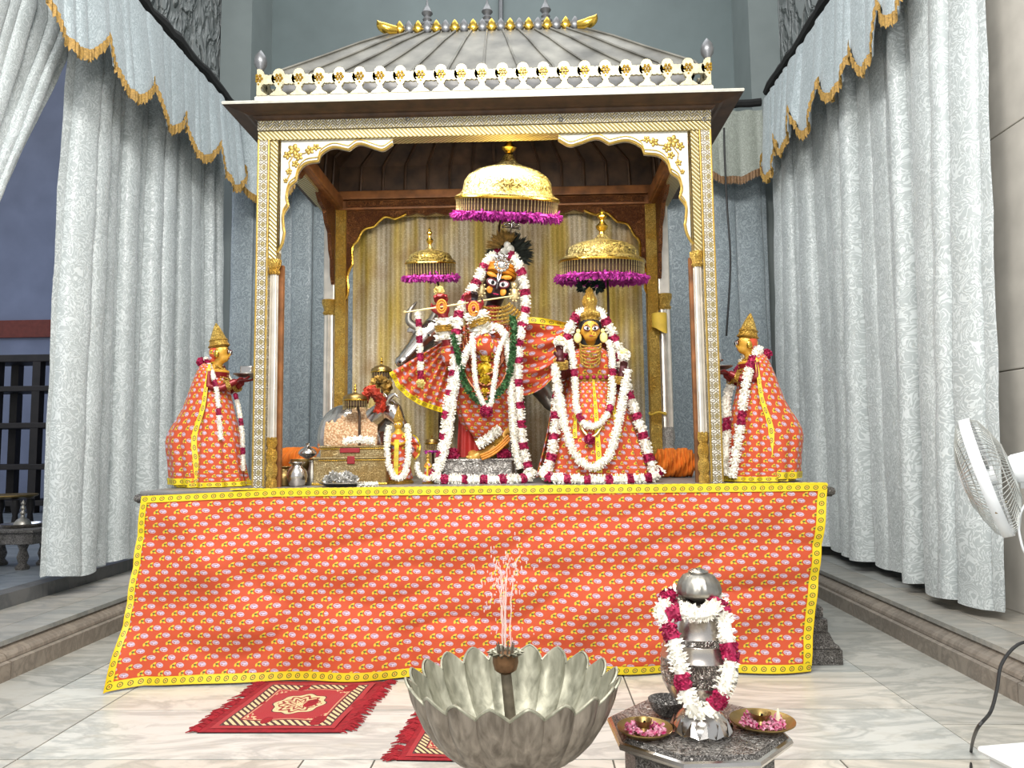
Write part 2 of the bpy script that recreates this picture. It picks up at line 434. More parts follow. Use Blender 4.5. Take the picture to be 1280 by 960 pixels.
for x0,x1,st in((-2.99,-2.55,.4),(1.8,2.45,.9)):
    y=.5
    while y<9.4:
        y2=min(9.4,y+R.uniform(1.0,1.9)); mb.tc=rtint(.74,.95,.02); mb.bb(x0,x1-.004,y+.004,y2-.004,-.02,0); y=y2
struct(mb.build('floor',[M['floor'],M['joint']],smooth=False))
def step(name,x0,sg,x1,top2=None):
    mb=MB(); y=.6
    while y<10.5:
        y2=y+R.uniform(1.3,1.9); a,b=y+.004,y2-.004
        mb.m=1; mb.tc=rtint(.75,1.1,.06)
        mb.prism([(x0,0),(x0,.095),(x0+sg*.022,.102),(x0+sg*.5,.102),(x0+sg*.5,0)],a,b)
        mb.prism([(x0+sg*.025,.105),(x0+sg*.03,.122),(x0+sg*.045,.137),(x0+sg*.075,.148),(x0+sg*.09,.158),(x0+sg*.092,.17),(x0+sg*.5,.17),(x0+sg*.5,.105)],a,b)
        mb.m=0; mb.tc=rtint(.72,.9,.02)
        mb.prism([(x0+sg*.08,.172),(x0+sg*.08,.2),(x0+sg*.32,.2),(x0+sg*.32,.172)],a,b)
        mb.tc=rtint(.85,1.08,.05)
        mb.bb(x0+sg*.325,x1,a,b,.12,.2)
        y=y2
    o=mb.build(name,[M['step'],M['step_brown']],smooth=False); return struct(o)
step('trim_1',-2.93,-1,-3.62); step('trim_2',2.31,1,3.2)
# raised floor of the room on the left with its dark edge
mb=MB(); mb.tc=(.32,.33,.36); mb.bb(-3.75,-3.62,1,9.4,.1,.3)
y=1.0
while y<15:
    x=-15.
    while x<-3.76:
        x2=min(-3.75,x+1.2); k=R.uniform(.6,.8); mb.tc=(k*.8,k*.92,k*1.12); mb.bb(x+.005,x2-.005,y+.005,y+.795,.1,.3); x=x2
    y+=.8
struct(mb.build('floor',M['step'],smooth=False))
mb=MB(); mb.bb(-3.6,3.0,9.4,9.7,0,9); struct(mb.build('wall_back',M['wall'],smooth=False))
mb=MB(); mb.bb(-3.82,-3.43,8.7,9.4,0,9); struct(mb.build('trim_3',M['wall2'],smooth=False))
mb=MB(); mb.bb(2.7,3.06,8.7,9.4,0,9); struct(mb.build('trim_4',M['wall2'],smooth=False))
mb=MB(); mb.bb(-4.05,-3.83,3,9.4,5.0,9); struct(mb.build('wall_left',M['relief'],smooth=False))
mb=MB(); mb.bb(3.06,3.3,5.3,9.4,.15,9); struct(mb.build('wall_right',M['relief'],smooth=False))
mb=MB()
for k in range(6): mb.bb(2.98,3.5,2.6,5.3,.2+k*1.5,.2+k*1.5+1.494)
struct(mb.build('trim_5',M['beige'],smooth=False,bevel=.006))
# far room on the left
mb=MB(); mb.bb(-22,-3.7,14.6,14.8,.3,16); struct(mb.build('wall_back',plain('bluish_far_wall',hx('#8088a0'),.7,0,.1,1.5),smooth=False))
mb=MB(); mb.bb(-15,-3.9,14.52,14.6,3.6,3.95); struct(mb.build('trim_6',plain('red_wall_band',hx('#7a3a30'),.7),smooth=False))
mb=MB(); mb.bb(-3.95,-3.83,9.4,14.6,.3,9); struct(mb.build('wall_left',M['wall'],smooth=False))

# ------------------------------------------------ curtains
def folds(L,wmin,wmax,amp,seed):
    r=random.Random(seed); k=[0.]; a=[]
    while k[-1]<L: k.append(k[-1]+r.uniform(wmin,wmax)); a.append(amp*r.uniform(.5,1.25))
    ph=[r.uniform(-.3,.3) for _ in k]
    def f(s,v):
        for i in range(len(a)):
            if s<=k[i+1] or i==len(a)-1:
                t=(s-k[i])/(k[i+1]-k[i]); t=max(0,min(1,t))
                t=t+.12*sin(PI*2*t)*ph[i]
                f.lat=(k[i+1]-k[i])*.17*sin(2*PI*t)*-1
                return a[i]*(max(0,sin(PI*t))**.42)
    return f
def curtain(name,label,A,B,nrm,ztop,hem,mat,wmin,wmax,amp,seed,group=None,xf=None,nu=None):
    A=Vector(A);B=Vector(B);L=(B-A).length;d=(B-A)/L;nn=Vector(nrm)
    f=folds(L,wmin,wmax,amp,seed); r=random.Random(seed+1); ph=[r.uniform(0,6) for _ in range(6)]
    def fn(u,v):
        s=u*L; z0=hem(u) if callable(hem) else hem
        z=lerp(ztop,z0,v)
        sh=.03*v*sin(s*3.1+ph[0])+.02*v*v*sin(s*7+ph[1])
        s2=min(L,max(0,s+.015*sin(v*4+s*4+ph[2])))
        en=min(1,min(s,L-s)/.3+.25); o=f(s2,v)*(.7+.35*v)*en+.03*sin(s*1.7+ph[3])*v+.004*sin(z*7+s*13+ph[4])+.002*sin(z*31+s*23)
        p=A+d*(s+sh+f.lat)+nn*o
        q=Vector((p.x,p.y,z))
        return xf(q,u,v) if xf else q
    nn=Vector((nn.x,nn.y)); mb=MB(); nu=nu or int(L/.012); mb.grid(fn,nu,34,uvf=lambda u,v:(u*L*1.5,v*(ztop-1)))
    o=mb.build(name,mat,fixn=False); center_origin(o); tag(o,label,'curtain',group)
    hb=MB(); hb.grid(lambda u,v:fn(u,lerp(.965,1.002,v))+Vector((nn.x*.004,nn.y*.004,0)),nu,2,uvf=lambda u,v:(u*L*1.5,v*.2)); hb.build('hem',mat,o,fixn=False,off=o.location); return o
XL,XR,YB=-3.6,2.84,8.45
curtain('curtain','long white brocade curtain edging the gap to the dark room',(XL,8.24),(XL,5.28),(1,0),5.0,lambda u:.36+.02*sin(u*40),M['curtain'],.10,.24,.21,3,xf=lambda q,u,v:Vector((q.x,q.y+.16*(1-v)**3*u*u,q.z)))
curtain('curtain','white brocade curtain pulled aside from the gap to the dark room',(XL,5.5),(XL,4.1),(1,0),5.0,.36,M['curtain'],.10,.18,.12,9,
        xf=lambda q,u,v: Vector((q.x+.10*max(0,min(v,.6)-.12),q.y-(2.5*max(0,min(v,.6)-.12)*(1-.9*u)),q.z)))
curtain('curtain','long white brocade curtain hanging behind the pedestal fan',(XR,8.24),(XR,4.48),(-1,0),5.0,lambda u:.31-.04*u+.012*sin(u*50),M['curtain'],.12,.28,.20,5,xf=lambda q,u,v:Vector((q.x,q.y-.16*(1-v)*u,q.z)))
curtain('curtain','grey blue brocade curtain behind the shrine, beside the gap curtain',(XL+.02,YB+.1),(-.52,YB+.1),(0,-1),5.0,.28,M['curtain_b'],.16,.42,.09,12)
curtain('curtain','grey blue brocade curtain behind the garlanded attendant statue',(-.28,YB+.1),(XR-.02,YB+.1),(0,-1),5.0,.26,M['curtain_b'],.14,.36,.09,15)
def valance(label,A,B,nrm,mat,fmat,w,seed,low=4.1,high=4.42,fl=.07,top=5.03):
    A=Vector(A);B=Vector(B);L=(B-A).length;d=(B-A)/L;nn=Vector(nrm); n=max(1,round(L/w))
    r=random.Random(seed); ph=[r.uniform(0,6) for _ in range(4)]; f=folds(L,.10,.3,.05,seed)
    jit=[r.uniform(-.06,.06) for _ in range(n+1)]
    def bot(u):
        t=u*n; i=min(n-1,int(t)); k=t-i
        return lerp(high,low+jit[i],abs(sin(PI*k))**.7)
    def pos(u,z,v,o=0):
        s=u*L; p=A+d*s+nn*(.22+f(s,v)*(.4+.6*v)+.03*sin(s*3+ph[0])*v+.05*v+o); return Vector((p.x,p.y,z+.006*sin(s*30)))
    mb=MB(); mb.grid(lambda u,v:pos(u,lerp(top,bot(u),v),v),int(L/.02),18,uvf=lambda u,v:(u*L*1.6,v*.9))
    o=mb.build('valance',mat,fixn=False); 
    fb=MB(); fb.grid(lambda u,v:pos(u,bot(u)+.035-(.035+fl*(.75+.25*sin(u*L*260)))*v,1,.02+.008*sin(u*L*180)),int(L/.01),3)
    c=Vector(o.data.vertices[0].co)
    center_origin(o); tag(o,label,'valance')
    fb.build('fringe',fmat,o,fixn=False,off=o.location)
valance('gold fringed scalloped valance above the curtain gap to the dark room',(XL+.1,7.95),(XL+.1,4.6),(1,0),M['valance'],M['fringe'],.62,21)
valance('gold fringed scalloped valance above the pedestal fan curtain',(XR-.02,7.95),(XR-.02,4.55),(-1,0),M['valance'],M['fringe'],.6,24)
valance('pale blue gold fringed valance hanging across behind the shrine',(XL+.26,YB-.06),(-.31,YB-.06),(0,-1),M['valance'],M['fringe'],.75,27,4.12,4.4)
valance('greenish grey valance with brown fringe behind the shrine',(-.29,YB-.06),(XR-.2,YB-.06),(0,-1),M['valance_g'],M['fringe_b'],.72,29,4.15,4.38)
def rod(label,pts,seed):
    r=random.Random(seed); mb=MB(); pts=resample([Vector(p) for p in pts],.12)
    mb.tube([p+Vector((0,0,r.uniform(-.015,.02))) for p in pts],[r.uniform(.035,.06) for _ in pts],8)
    o=mb.build('curtain_rod',M['blackcloth']); center_origin(o); tag(o,label,'curtain rod'); return o
rod('black wrapped curtain rod above the dark room gap',[(XL+.3,4.5,5.12),(XL+.3,7.9,5.12)],1)
rod('black wrapped curtain rod above the pedestal fan curtain',[(XR-.22,4.5,5.12),(XR-.22,7.9,5.12)],2)
rod('black curtain rod across the back of the hall',[(XL+.3,YB-.26,5.12),(XR-.2,YB-.26,5.12)],3)
def cord(name,label,pts,r,mat,cat='cord',sp=8):
    mb=MB(); mb.tube(spline(pts,sp),r,8); o=mb.build(name,mat); center_origin(o); tag(o,label,cat); return o
cord('pull_cord','long dark pull cord hanging before the greenish grey valance',[P(905,160,8.0),P(906,200,8.0),P(909,260,8.0),P(913,330,8.0),P(908,420,8.0)],.011,M['black'])
cord('pull_cord','short dark pull cord hanging over a gold fringed valance',[P(141,20,6.2),P(141,60,6.2),P(140,118,6.2)],.02,M['black'])
# conduit and rings on the back wall
cord('wall_conduit','thick grey conduit pipe in the pilaster corner of the back wall',[P(333,-30,9.33),P(333,30,9.33),P(334,98,9.33)],.035,M['wall2'],'pipe')
cord('wall_conduit','thin grey pipe on the back wall above the roof crest',[P(626,-30,9.33),P(626,5,9.33),P(626,60,9.33)],.03,M['lead'],'pipe')
cord('wall_wire','thin wire running down beside the right pilaster',[P(926,-20,9.2),P(927,20,9.2),P(928,60,9.2),P(928,120,9.2)],.012,M['lead'],'wire')
for px,py,Y,lb in((262,35,8.6,'small metal ring on the left pilaster edge'),(924,5,9.3,'upper metal ring on the back wall right of the roof'),(927,45,9.3,'lower metal ring on the back wall right of the roof')):
    c=P(px,py,Y); mb=MB(); mb.tube([c+Vector((.05*cos(a),0,.05*sin(a)-.02)) for a in [2*PI*k/16 for k in range(16)]],.012,6,closed=True); mb.tube([c+Vector((0,-.0,.03)),c+Vector((0,.12,.03))],.015,6)
    o=mb.build('wall_ring',M['lead']); center_origin(o); tag(o,lb,'ring')
# ------------------------------------------------ things in the dark room on the left
c=PZ(20,640,.3); t=thing('shelf_rack','tall dark wooden open shelf rack in the dark room','shelf',(c.x,c.y,.3))
W=1.9;HT=2.55;D=.6
for k,z in enumerate((.2,.78,1.45,2.05,HT)): mb=MB(); mb.box((0,0,z-.04),(W,D,.09 if k<4 else .12)); mb.build('shelf',M['dark_wood'],t,smooth=False,bevel=.01)
for sx in(-1,-.28,.5,1):
    for sy in((-1,1)): mb=MB(); mb.box((sx*(W/2-.07),sy*(D/2-.07),HT/2-.05),(.13,.13,HT-.1)); mb.build('post',M['dark_wood'],t,smooth=False)
for lb,px,py,hh,ww in(('small dark table with a pale top in the dark room',8,668,.47,.62),('low carved silver stool in the dark room, under a plate and bell',14,709,.32,.62)):
    c=PZ(px,py,.3); t=thing('side_table' if hh>.4 else 'silver_stool',lb,'table' if hh>.4 else 'stool',(c.x,c.y,.3)); mt=M['brass'] if hh>.4 else M['silver_dark']
    mb=MB()
    if hh>.4: mb.lathe([(.001,hh-.05),(ww*.38,hh-.045),(ww*.5,hh-.02),(ww*.5,hh),(.001,hh)],n=32)
    else: mb.box((0,0,hh-.06),(ww,.4,.1)); mb.box((0,0,hh),(ww*1.06,.44,.03))
    mb.build('top',mt,t,bevel=.006)
    for sx in(-1,1):
        for sy in(-1,1):
            mb=MB(); mb.lathe([(.05,0),(.055,.02),(.03,.05),(.045,.1),(.028,hh*.5),(.05,hh*.7),(.04,hh-.06)],c=(sx*ww*.3,sy*.13,0),n=12); mb.build('leg',mt if hh<.4 else M['dark_wood'],t)
c=PZ(14,709,.3); 
mb=MB(); mb.lathe([(.001,0),(.13,.005),(.16,.03),(.165,.03),(.14,0.005)],n=28); o=mb.build('plate',M['silver']); o.location=(c.x+.08,c.y,.3+.336); tag(o,'silver plate lying on the low carved stool in the dark room','plate')
mb=MB(); mb.lathe([(.07,0),(.062,.03),(.045,.055),(.02,.07),(.012,.09),(.022,.11),(.012,.13),(.02,.15),(.01,.17),(.018,.19),(.001,.22)],n=18); o=mb.build('hand_bell',M['silver_dull']); o.location=(c.x+.08,c.y,.3+.342); tag(o,'small silver hand bell standing on the plate in the dark room','bell')
# ------------------------------------------------ light
w=bpy.data.worlds.new('world'); bpy.context.scene.world=w; w.use_nodes=True
bg=w.node_tree.nodes['Background']; bg.inputs[0].default_value=(.92,.96,1,1); bg.inputs[1].default_value=.68
def area(name,loc,tgt,sx,sy,e,col=(1,1,1)):
    l=bpy.data.lights.new(name,'AREA'); l.shape='RECTANGLE'; l.size=sx; l.size_y=sy; l.energy=e; l.color=col
    o=bpy.data.objects.new(name,l); C.objects.link(o); o.location=loc
    o.rotation_euler=(Vector(tgt)-Vector(loc)).to_track_quat('-Z','Y').to_euler(); return o
area('hall_lamp',(-1.2,.7,5.6),(-.3,5.0,1.2),1.6,.8,260,(1,.97,.92))
area('hall_lamp',(.6,.4,5.4),(-.2,4.9,1.4),1.6,.8,190,(1,.98,.94))
area('hall_lamp',(-.3,-1.2,2.6),(-.3,5,1.6),1.2,.6,110,(1,.97,.93))
area('shrine_fill',(-.3,4.72,3.12),(-.3,5.5,1.7),2.0,.12,46,(1,.95,.86))  # added fill under the frieze to brighten the statues, no visible fitting
area('ceiling_lamp',(-.3,6.0,8.5),(-.3,7,0),5,4,160,(.95,.98,1))
area('window_light',(-9,9,6.5),(-7,11,0),4,3,120,(.6,.72,1))
sc=bpy.context.scene
sc.view_settings.view_transform='Standard'; sc.view_settings.look='None'; sc.view_settings.exposure=0; sc.view_settings.gamma=1
# ================================================ ALTAR TABLE
XC=-.2925; XP0=-1.72; XP1=1.135; YF=4.5; YR=6.0
def zz(py,Y,px=608): return P(px,py,Y).z
ZT=1.025
t=thing('altar_table','long low altar platform with dark chased silver edge and stepped legs, under the orange cloth','altar table',(XC,5.4,0))
TX0,TX1,TY0,TY1=-2.31,1.69,4.28,6.75
mb=MB(); mb.bb(TX0,TX1,TY0,TY1,.955,1.005); mb.tube([(TX0,TY0,.985),(TX1,TY0,.985),(TX1,TY1,.985),(TX0,TY1,.985)],.024,8,closed=True)
mb.build('table_edge',M['silver_dark'],t,world=True,bevel=.006)
mb=MB(); mb.bb(TX0+.01,TX1-.01,TY0+.01,TY1-.01,1.0051,ZT); mb.build('tabletop',plain('dull_silvered_top',hx('#8d8c8a'),.45,.3,.15,6),t,world=True,bevel=.004)
for lx in(TX0+.24,TX1-.13):
    for ly in(4.55,6.45):
        mb=MB()
        for z0,z1,a,b in((.17,.245,.125,.125),(.25,.31,.108,.108),(.315,.46,.08,.072),(.46,.5,.09,.09),(.5,.9,.06,.07),(.9,.955,.1,.12)):
            mb.lathe([(a*1.414,z0),(b*1.414,z1)],c=(lx,ly,0),n=4,rot=Matrix.Rotation(PI/4,3,'Z'))
        o=mb.build('leg',M['silver_dark'],t,world=True,smooth=False,bevel=.008)
        b2=MB(); r4=Matrix.Rotation(PI/4,3,'Z')
        b2.lathe([(.18*1.414,.0),(.18*1.414,.085)],c=(lx,ly,0),n=4,rot=r4); b2.lathe([(.175*1.414,.087),(.165*1.414,.105),(.15*1.414,.115),(.128*1.414,.17)],c=(lx,ly,0),n=4,rot=r4)
        b2.build('leg_base',M['silver_dark'],o,world=True,smooth=False,bevel=.006)
# printed cloth
hem=[(0.,138,867),(.19,300,869),(.34,430,864),(.425,505,857),(.58,640,852),(.73,770,846),(.80,830,848),(1.,1010,840)]
def clothpos(u,v,o=0):
    _,px,py=0,*interp(hem,u); Yh=3.95+.32*u**.5; h=P(px,py,Yh); h.z=max(h.z,.012)
    xt=lerp(-2.262,1.650,u); 
    x=lerp(xt,h.x,v**1.7 if u<.3 else v); z=lerp(lerp(1.0,1.03,min(1,u*5)),h.z,v); Y=TY0-.034+(h.y-TY0+.034)*v**1.5
    d=.045*sin(u*9+v*2.2)*v+.030*sin(u*23-v*5+1)*v**.7+.012*sin(u*41+v*9)*v+.02*sin(PI*min(1,max(0,(u+.12*v-.72)*12)))*v+.02*sin(u*14+v*16)*sin(PI*v)
    d+=.03*math.exp(-((u-.03-.22*v)/.035)**2)*sin(PI*v)+.02*math.exp(-((u-.02-.5*v)/.05)**2)*sin(PI*v)+.022*math.exp(-((u-.77-.05*v)/.012)**2)*v+.015*math.exp(-((u-.69+.03*v)/.012)**2)*v
    d+=.012*math.exp(-((v-.75-.3*(u-.2)**2)/.04)**2)*sin(PI*u)
    return Vector((x,min(Y-abs(d)-o,TY0-.03-o),z))
mb=MB(); mb.grid(lambda u,v:clothpos(u,v),200,60,3.94,-1.02)
cl=mb.build('altar_cloth',M['print'],fixn=False); center_origin(cl); tag(cl,'large orange floral printed cloth with yellow border hanging over the altar front','cloth')
def strip(u0,u1,v0,v1,nu,nv,L,across):
    mb=MB(); mb.grid(lambda a,b:clothpos(lerp(u0,u1,a),lerp(v0,v1,b),.006),nu,nv,uvf=(lambda a,b:(a*L,b)) if across=='v' else (lambda a,b:(b*L,a)))
    mb.build('border_strip',M['border'],cl,fixn=False,off=cl.location)
strip(0,1,0,.04,200,3,3.94,'v'); strip(0,1,.957,1.0,200,3,3.94,'v'); strip(0,.010,.04,.957,2,60,1.02,'u'); strip(.987,1,.04,.957,2,60,1.02,'u')
mb=MB(); mb.grid(lambda a,b:Vector((lerp(-1.75,1.650,a),lerp(TY0-.040,TY0+.035,b),1.0285+.008*sin(PI*min(1,b*1.2))+.001*sin(a*60))),120,4,uvf=lambda a,b:(a*3.94,b))
mb.build('border_strip',M['border'],cl,fixn=False,off=cl.location)

# ================================================ SHRINE PAVILION
pv=thing('shrine_pavilion','large silver and gilt canopied shrine pavilion standing on the altar','pavilion',(XC,5.25,ZT))
def pb(mb,name,mat,parent=pv,**k): return mb.build(name,mat,parent,world=True,**k)
z0,z1=zz(168.5,YF),zz(144.5,YF)
Q=lambda px,py: P(px,py,YF)
def both(fn):
    for s in(1,-1): fn(s,(lambda x:x) if s==1 else (lambda x:2*XC-x))
def front(s,X):
    mb=MB(); mb.bb(X(XP0),X(XP0+.074),YF,YF+.12,ZT,z0); po=pb(mb,'front_post',M['post'],smooth=False,bevel=.006)
    mb=MB()
    for a in(.004,.070): mb.tube([(X(XP0+a),YF-.002,ZT+.01),(X(XP0+a),YF-.002,z0)],.006,6)
    pb(mb,'edge_bead',M['gold_line'],po)
    zc=zz(322,YF)
    mb=MB(); mb.bb(X(XP0+.077),X(XP0+.124),YF+.01,YF+.1,zc,z0); pb(mb,'rope_moulding',M['rope'],smooth=False)
    mb=MB(); cx=X(XP0+.102)
    mb.lathe([(.027,1.33),(.026,1.9),(.025,zc-.07)],c=(cx,YF+.045,0),n=32,mod=lambda a,i:1+.1*cos(a*8)); pb(mb,'colonnette',M['silver_col'])
    mb=MB(); mb.lathe([(.033,ZT),(.033,ZT+.04),(.024,ZT+.055),(.034,ZT+.08),(.036,ZT+.12),(.024,ZT+.15),(.034,ZT+.18),(.032,ZT+.22),(.022,ZT+.24),(.033,ZT+.27),(.028,ZT+.31)],c=(cx,YF+.045,0),n=20,mod=lambda a,i:1+.08*cos(a*6)); pb(mb,'colonnette_base',M['gold_emb'])
    mb=MB(); mb.lathe([(.028,zc-.075),(.038,zc-.06),(.03,zc-.045),(.034,zc-.03),(.045,zc-.005),(.045,zc+.02),(.001,zc+.02)],c=(cx,YF+.04,0),n=20,mod=lambda a,i:1+.05*cos(a*8)); pb(mb,'capital',M['gold_emb'])
    mb=MB(); mb.bb(X(XP0+.1),X(XP0+.142),YF+.095,YF+.125,ZT,zc); pb(mb,'backing_board',M['wood'],smooth=False)
both(front)
segs=[[(490,176),(478,184),(467.5,181.5)],[(467.5,181.5),(448,175),(434.7,182.8)],[(434.7,182.8),(415,178.9),(400.5,187),(396.6,197)],[(396.6,197),(380.9,199.9),(371.7,210),(368.3,223)],
 [(368.3,223),(359.9,231),(356.7,244.5),(359,256)],[(359,256),(352.5,268),(352.8,284),(354,291.7)],[(354,291.7),(351.5,305),(345.4,318)]]
def arch(s,X,sc):
    low=[]
    for sg in segs:
        w=spline([Vector((a,b,0)) for a,b in sg],5); low+= w if not low else w[1:]
    def T(px,py):
        q=Q(px,py); return (X(XP0+.125+(q.x-(XP0+.125))*sc),q.z+ (0 if s==1 else 0))
    # remove roll tilt: work at z measured from the frieze
    def Z(px,py): return z0-(py-168.5)*YF/F
    pts=[(T(a.x,a.y)[0],Z(a.x,a.y)) for a in low]
    poly=[(X(XP0+.142),z0),(X(XP0+.125+ (Q(490,170).x-XP0-.125)*sc),z0)]+pts
    poly[-1]=(X(XP0+.142),poly[-1][1])
    mb=MB(); mb.prism(poly,YF+.02,YF+.05); ar=pb(mb,'arch_bracket',M['white_paint'],smooth=False)
    mb=MB(); mb.tube([(x,YF+.022,z+.003) for x,z in pts],.009,6); mb.tube([(x+(.018 if s==1 else -.018)*-1*0,YF+.016,z+.028) for x,z in pts[:-12]],.0035,5); pb(mb,'gilt_edge',M['gold_line'],ar)
    mb=MB()
    for px,py,r,a in((366,181,.04,0),(358,188,.028,1),(372,190,.03,2),(386,182,.03,.6),(394,178,.024,2.2),(368,200,.025,1.2),(360,210,.022,.4),(356,222,.016,1.5)):
        x=T(px,py)[0]; z=Z(px,py)
        for k in range(5): mb.ell((x+r*.55*cos(a+k*1.256),YF+.018,z+r*.55*sin(a+k*1.256)),(r*.5,.006,r*.36),8,6,rot=Matrix.Rotation(-(a+k*1.256),3,'Y'))
    mb.tube([(T(a,b)[0],YF+.018,Z(a,b)) for a,b in((356,225),(362,212),(360,198),(366,188),(380,186),(396,178),(402,180))],.004,6)
    pb(mb,'flower_relief',M['gold_line'],ar)
arch(1,lambda x:x,1.0); arch(-1,lambda x:2*XC-x,1.13)
# frieze
def ringbox(x0,x1,y0,y1,za,zb,th,mb=None):
    mb=mb or MB(); mb.bb(x0,x1,y0,y0+th,za,zb); mb.bb(x0,x1,y1-th,y1,za,zb); mb.bb(x0,x0+th,y0+th,y1-th,za,zb); mb.bb(x1-th,x1,y0+th,y1-th,za,zb); return mb
PY1=6.12
zm=lerp(z0,z1,.5)
pb(ringbox(XP0-.005,XP1+.005,YF-.005,PY1,zm,z1,.11),'frieze',M['frieze'],smooth=False,bevel=.004)
pb(ringbox(XP0-.002,XP1+.002,YF-.002,PY1,z0,zm-.006,.11),'rope_band',M['rope'],smooth=False,bevel=.004)
for px in(510,701,880):
    mb=MB(); mb.tube([Q(px,150)+Vector((.012*cos(a),-.012,.012*sin(a))) for a in[k*PI/6 for k in range(12)]],.003,6,closed=True); pb(mb,'hanging_ring',M['lead'])
# eave: cove, soffit, lip
ze=zz(122.5,4.34); ox,oy=.165,.165
def rectring(levels,mb=None,cap=False):
    mb=mb or MB(); vs=[];fs=[]
    for e,z in levels: vs+=[(XP0-e,YF-e,z),(XP1+e,YF-e,z),(XP1+e,PY1+e,z),(XP0-e,PY1+e,z)]
    for i in range(len(levels)-1):
        for k in range(4): a=i*4+k;b=i*4+(k+1)%4; fs.append((a,b,b+4,a+4))
    if cap: n=len(levels)-1; fs.append(tuple(n*4+k for k in range(4)))
    return mb.add(vs,fs)
pb(rectring([(0,z1-.002),(.02,z1+.008),(.03,z1+.02),(.05,lerp(z1,ze,.55)),(.07,lerp(z1,ze,.72)),(ox,ze)]),'soffit',M['bronze_dark'],smooth=False)
pb(rectring([(ox,ze+.0005),(ox+.004,ze+.012),(ox,ze+.02),(.03,ze+.05),(-.05,ze+.05)]),'eave_lip',M['white_paint'],smooth=False)
# parapet of lobed medallions
zp0=zz(118.5,4.48); zp1=zz(81,4.48); hp=zp1-zp0
rectring_base=rectring([(.02,zp0),(.02,zp0+.2*hp*.6),(.008,zp0+.2*hp),(-.02,zp0+.2*hp)])
pb(rectring_base,'parapet_base',M['gold_line'] if 0 else M['white_paint'],smooth=False)
NU=22; uw=(XP1-XP0)/NU
med=MB(); flo=MB()
def unit(mb,fl,T,half=0):
    # T maps (a along wall, outward, z)
    zb=zp0+.18*hp; H_=zp1-zb
    for (a,z,r) in((0,.70,.30),(-.30,.66,.20),(.30,.66,.20),(0,.88,.22),(0,.46,.16)):
        n=14; vs=[]; e0=.0009*[0,.74,.72,.9,.56].index(min([0,.74,.72,.9,.56],key=lambda q:abs(q-z)))+(.0006 if a>0 else 0)
        for o in(e0,-.016-e0): vs+=[T(a*H_+r*H_*cos(2*PI*k/n),o,zb+z*H_+r*H_*sin(2*PI*k/n)) for k in range(n)]
        mb.add(vs,[tuple(range(n)),tuple(range(n,2*n))]+[(k,(k+1)%n,n+(k+1)%n,n+k) for k in range(n)])
    pr=[(-.36,0),(.36,0),(.30,.07),(.13,.18),(.09,.32),(.11,.46),(.20,.60),(-.20,.60),(-.09,.46),(-.07,.32),(-.13,.18),(-.30,.07)]
    n=len(pr); vs=[]
    for o in(.0052,-.0212): vs+=[T(a*H_,o,zb+z*H_) for a,z in pr]
    mb.add(vs,[tuple(range(n)),tuple(range(n,2*n))]+[(k,(k+1)%n,n+(k+1)%n,n+k) for k in range(n)])
    for k in range(6):
        a=k*PI/3; c=T(.13*H_*cos(a),.006,zb+.70*H_+.13*H_*sin(a)); fl.ell(c,.010,6,4)
    fl.ell(T(0,.007,zb+.70*H_),.0085,6,4); fl.ell(T(0,.004,zb+.46*H_),.008,6,4)
for k in range(NU+1):
    med=MB(); flo=MB(); a=XP0+uw*k
    unit(med,flo,lambda s,o,z,a=a:Vector((min(XP1+.01,max(XP0-.01,a+s)),YF-.01-o,z)))
    o=pb(med,'parapet_medallion',M['medallion'],smooth=False); pb(flo,'gilt_flower',M['gold'],o)
for sx,X in((-1,XP0),(1,XP1)):
    for k in range(1,13):
        med=MB(); flo=MB()
        unit(med,flo,lambda s,o,z,k=k,X=X,sx=sx:Vector((X+sx*(.005+o),YF+k*.13+s,z)))
        pb(med,'parapet_medallion',M['medallion'],smooth=False)
for sx,X in((0,XP0),(1,XP1)):
    cx=X; cz=zz(96,YF) if 0 else zp0+.02
    mb=MB(); mb.box((cx,YF+.02,zp0+hp*.55),(.03,.03,hp*1.05)); pb(mb,'corner_pin',M['white_paint'],smooth=False)
    mb=MB(); zb=zp1-.005
    mb.lathe([(.018,zb-.02),(.026,zb),(.016,zb+.02),(.02,zb+.03),(.038,zb+.06),(.042,zb+.085),(.034,zb+.12),(.014,zb+.15),(.001,zb+.165)],c=(cx,YF+.02,0),n=18); pb(mb,'corner_finial',M['lead'])
# roof
lv=[]
for px,py,Y in((338,94,4.58),(344,88,4.63),(408,66,4.8),(449,51,4.95),(490,38.6,5.1)):
    q=P(px,py,Y); lv.append((q.x,2*XC-q.x,Y,YF+PY1-Y,q.z-.012*(608-px)/118*0+ -0.02))
def roofmesh(lv,cap=True):
    vs=[];fs=[];mb=MB()
    for x0,x1,y0,y1,z in lv: vs+=[(x0,y0,z),(x1,y0,z),(x1,y1,z),(x0,y1,z)]
    for i in range(len(lv)-1):
        for k in range(4): a=i*4+k;b=i*4+(k+1)%4; fs.append((a,b,b+4,a+4))
    if cap: fs.append(tuple(len(vs)-4+k for k in range(4)))
    return mb.add(vs,fs)
pb(roofmesh(lv),'roof',M['pewter'],smooth=True)
mb=MB()
for k in range(0,13):
    f=k/12; mb.tube([(lerp(x0,x1,f),y0-.004,z+.004) for x0,x1,y0,y1,z in lv],.009,6)
for k in range(1,5):
    f=k/5
    mb.tube([(x0-.003,lerp(y0,y1,f),z+.004) for x0,x1,y0,y1,z in lv],.009,6); mb.tube([(x1+.003,lerp(y0,y1,f),z+.004) for x0,x1,y0,y1,z in lv],.009,6)
pb(mb,'roof_seams',M['pewter'])
pb(rectring([(-.05,ze+.04),(-.07,zp0+.1*hp),(-.1,zp1-.03)]),'roof_skirt',M['silver'],smooth=False)
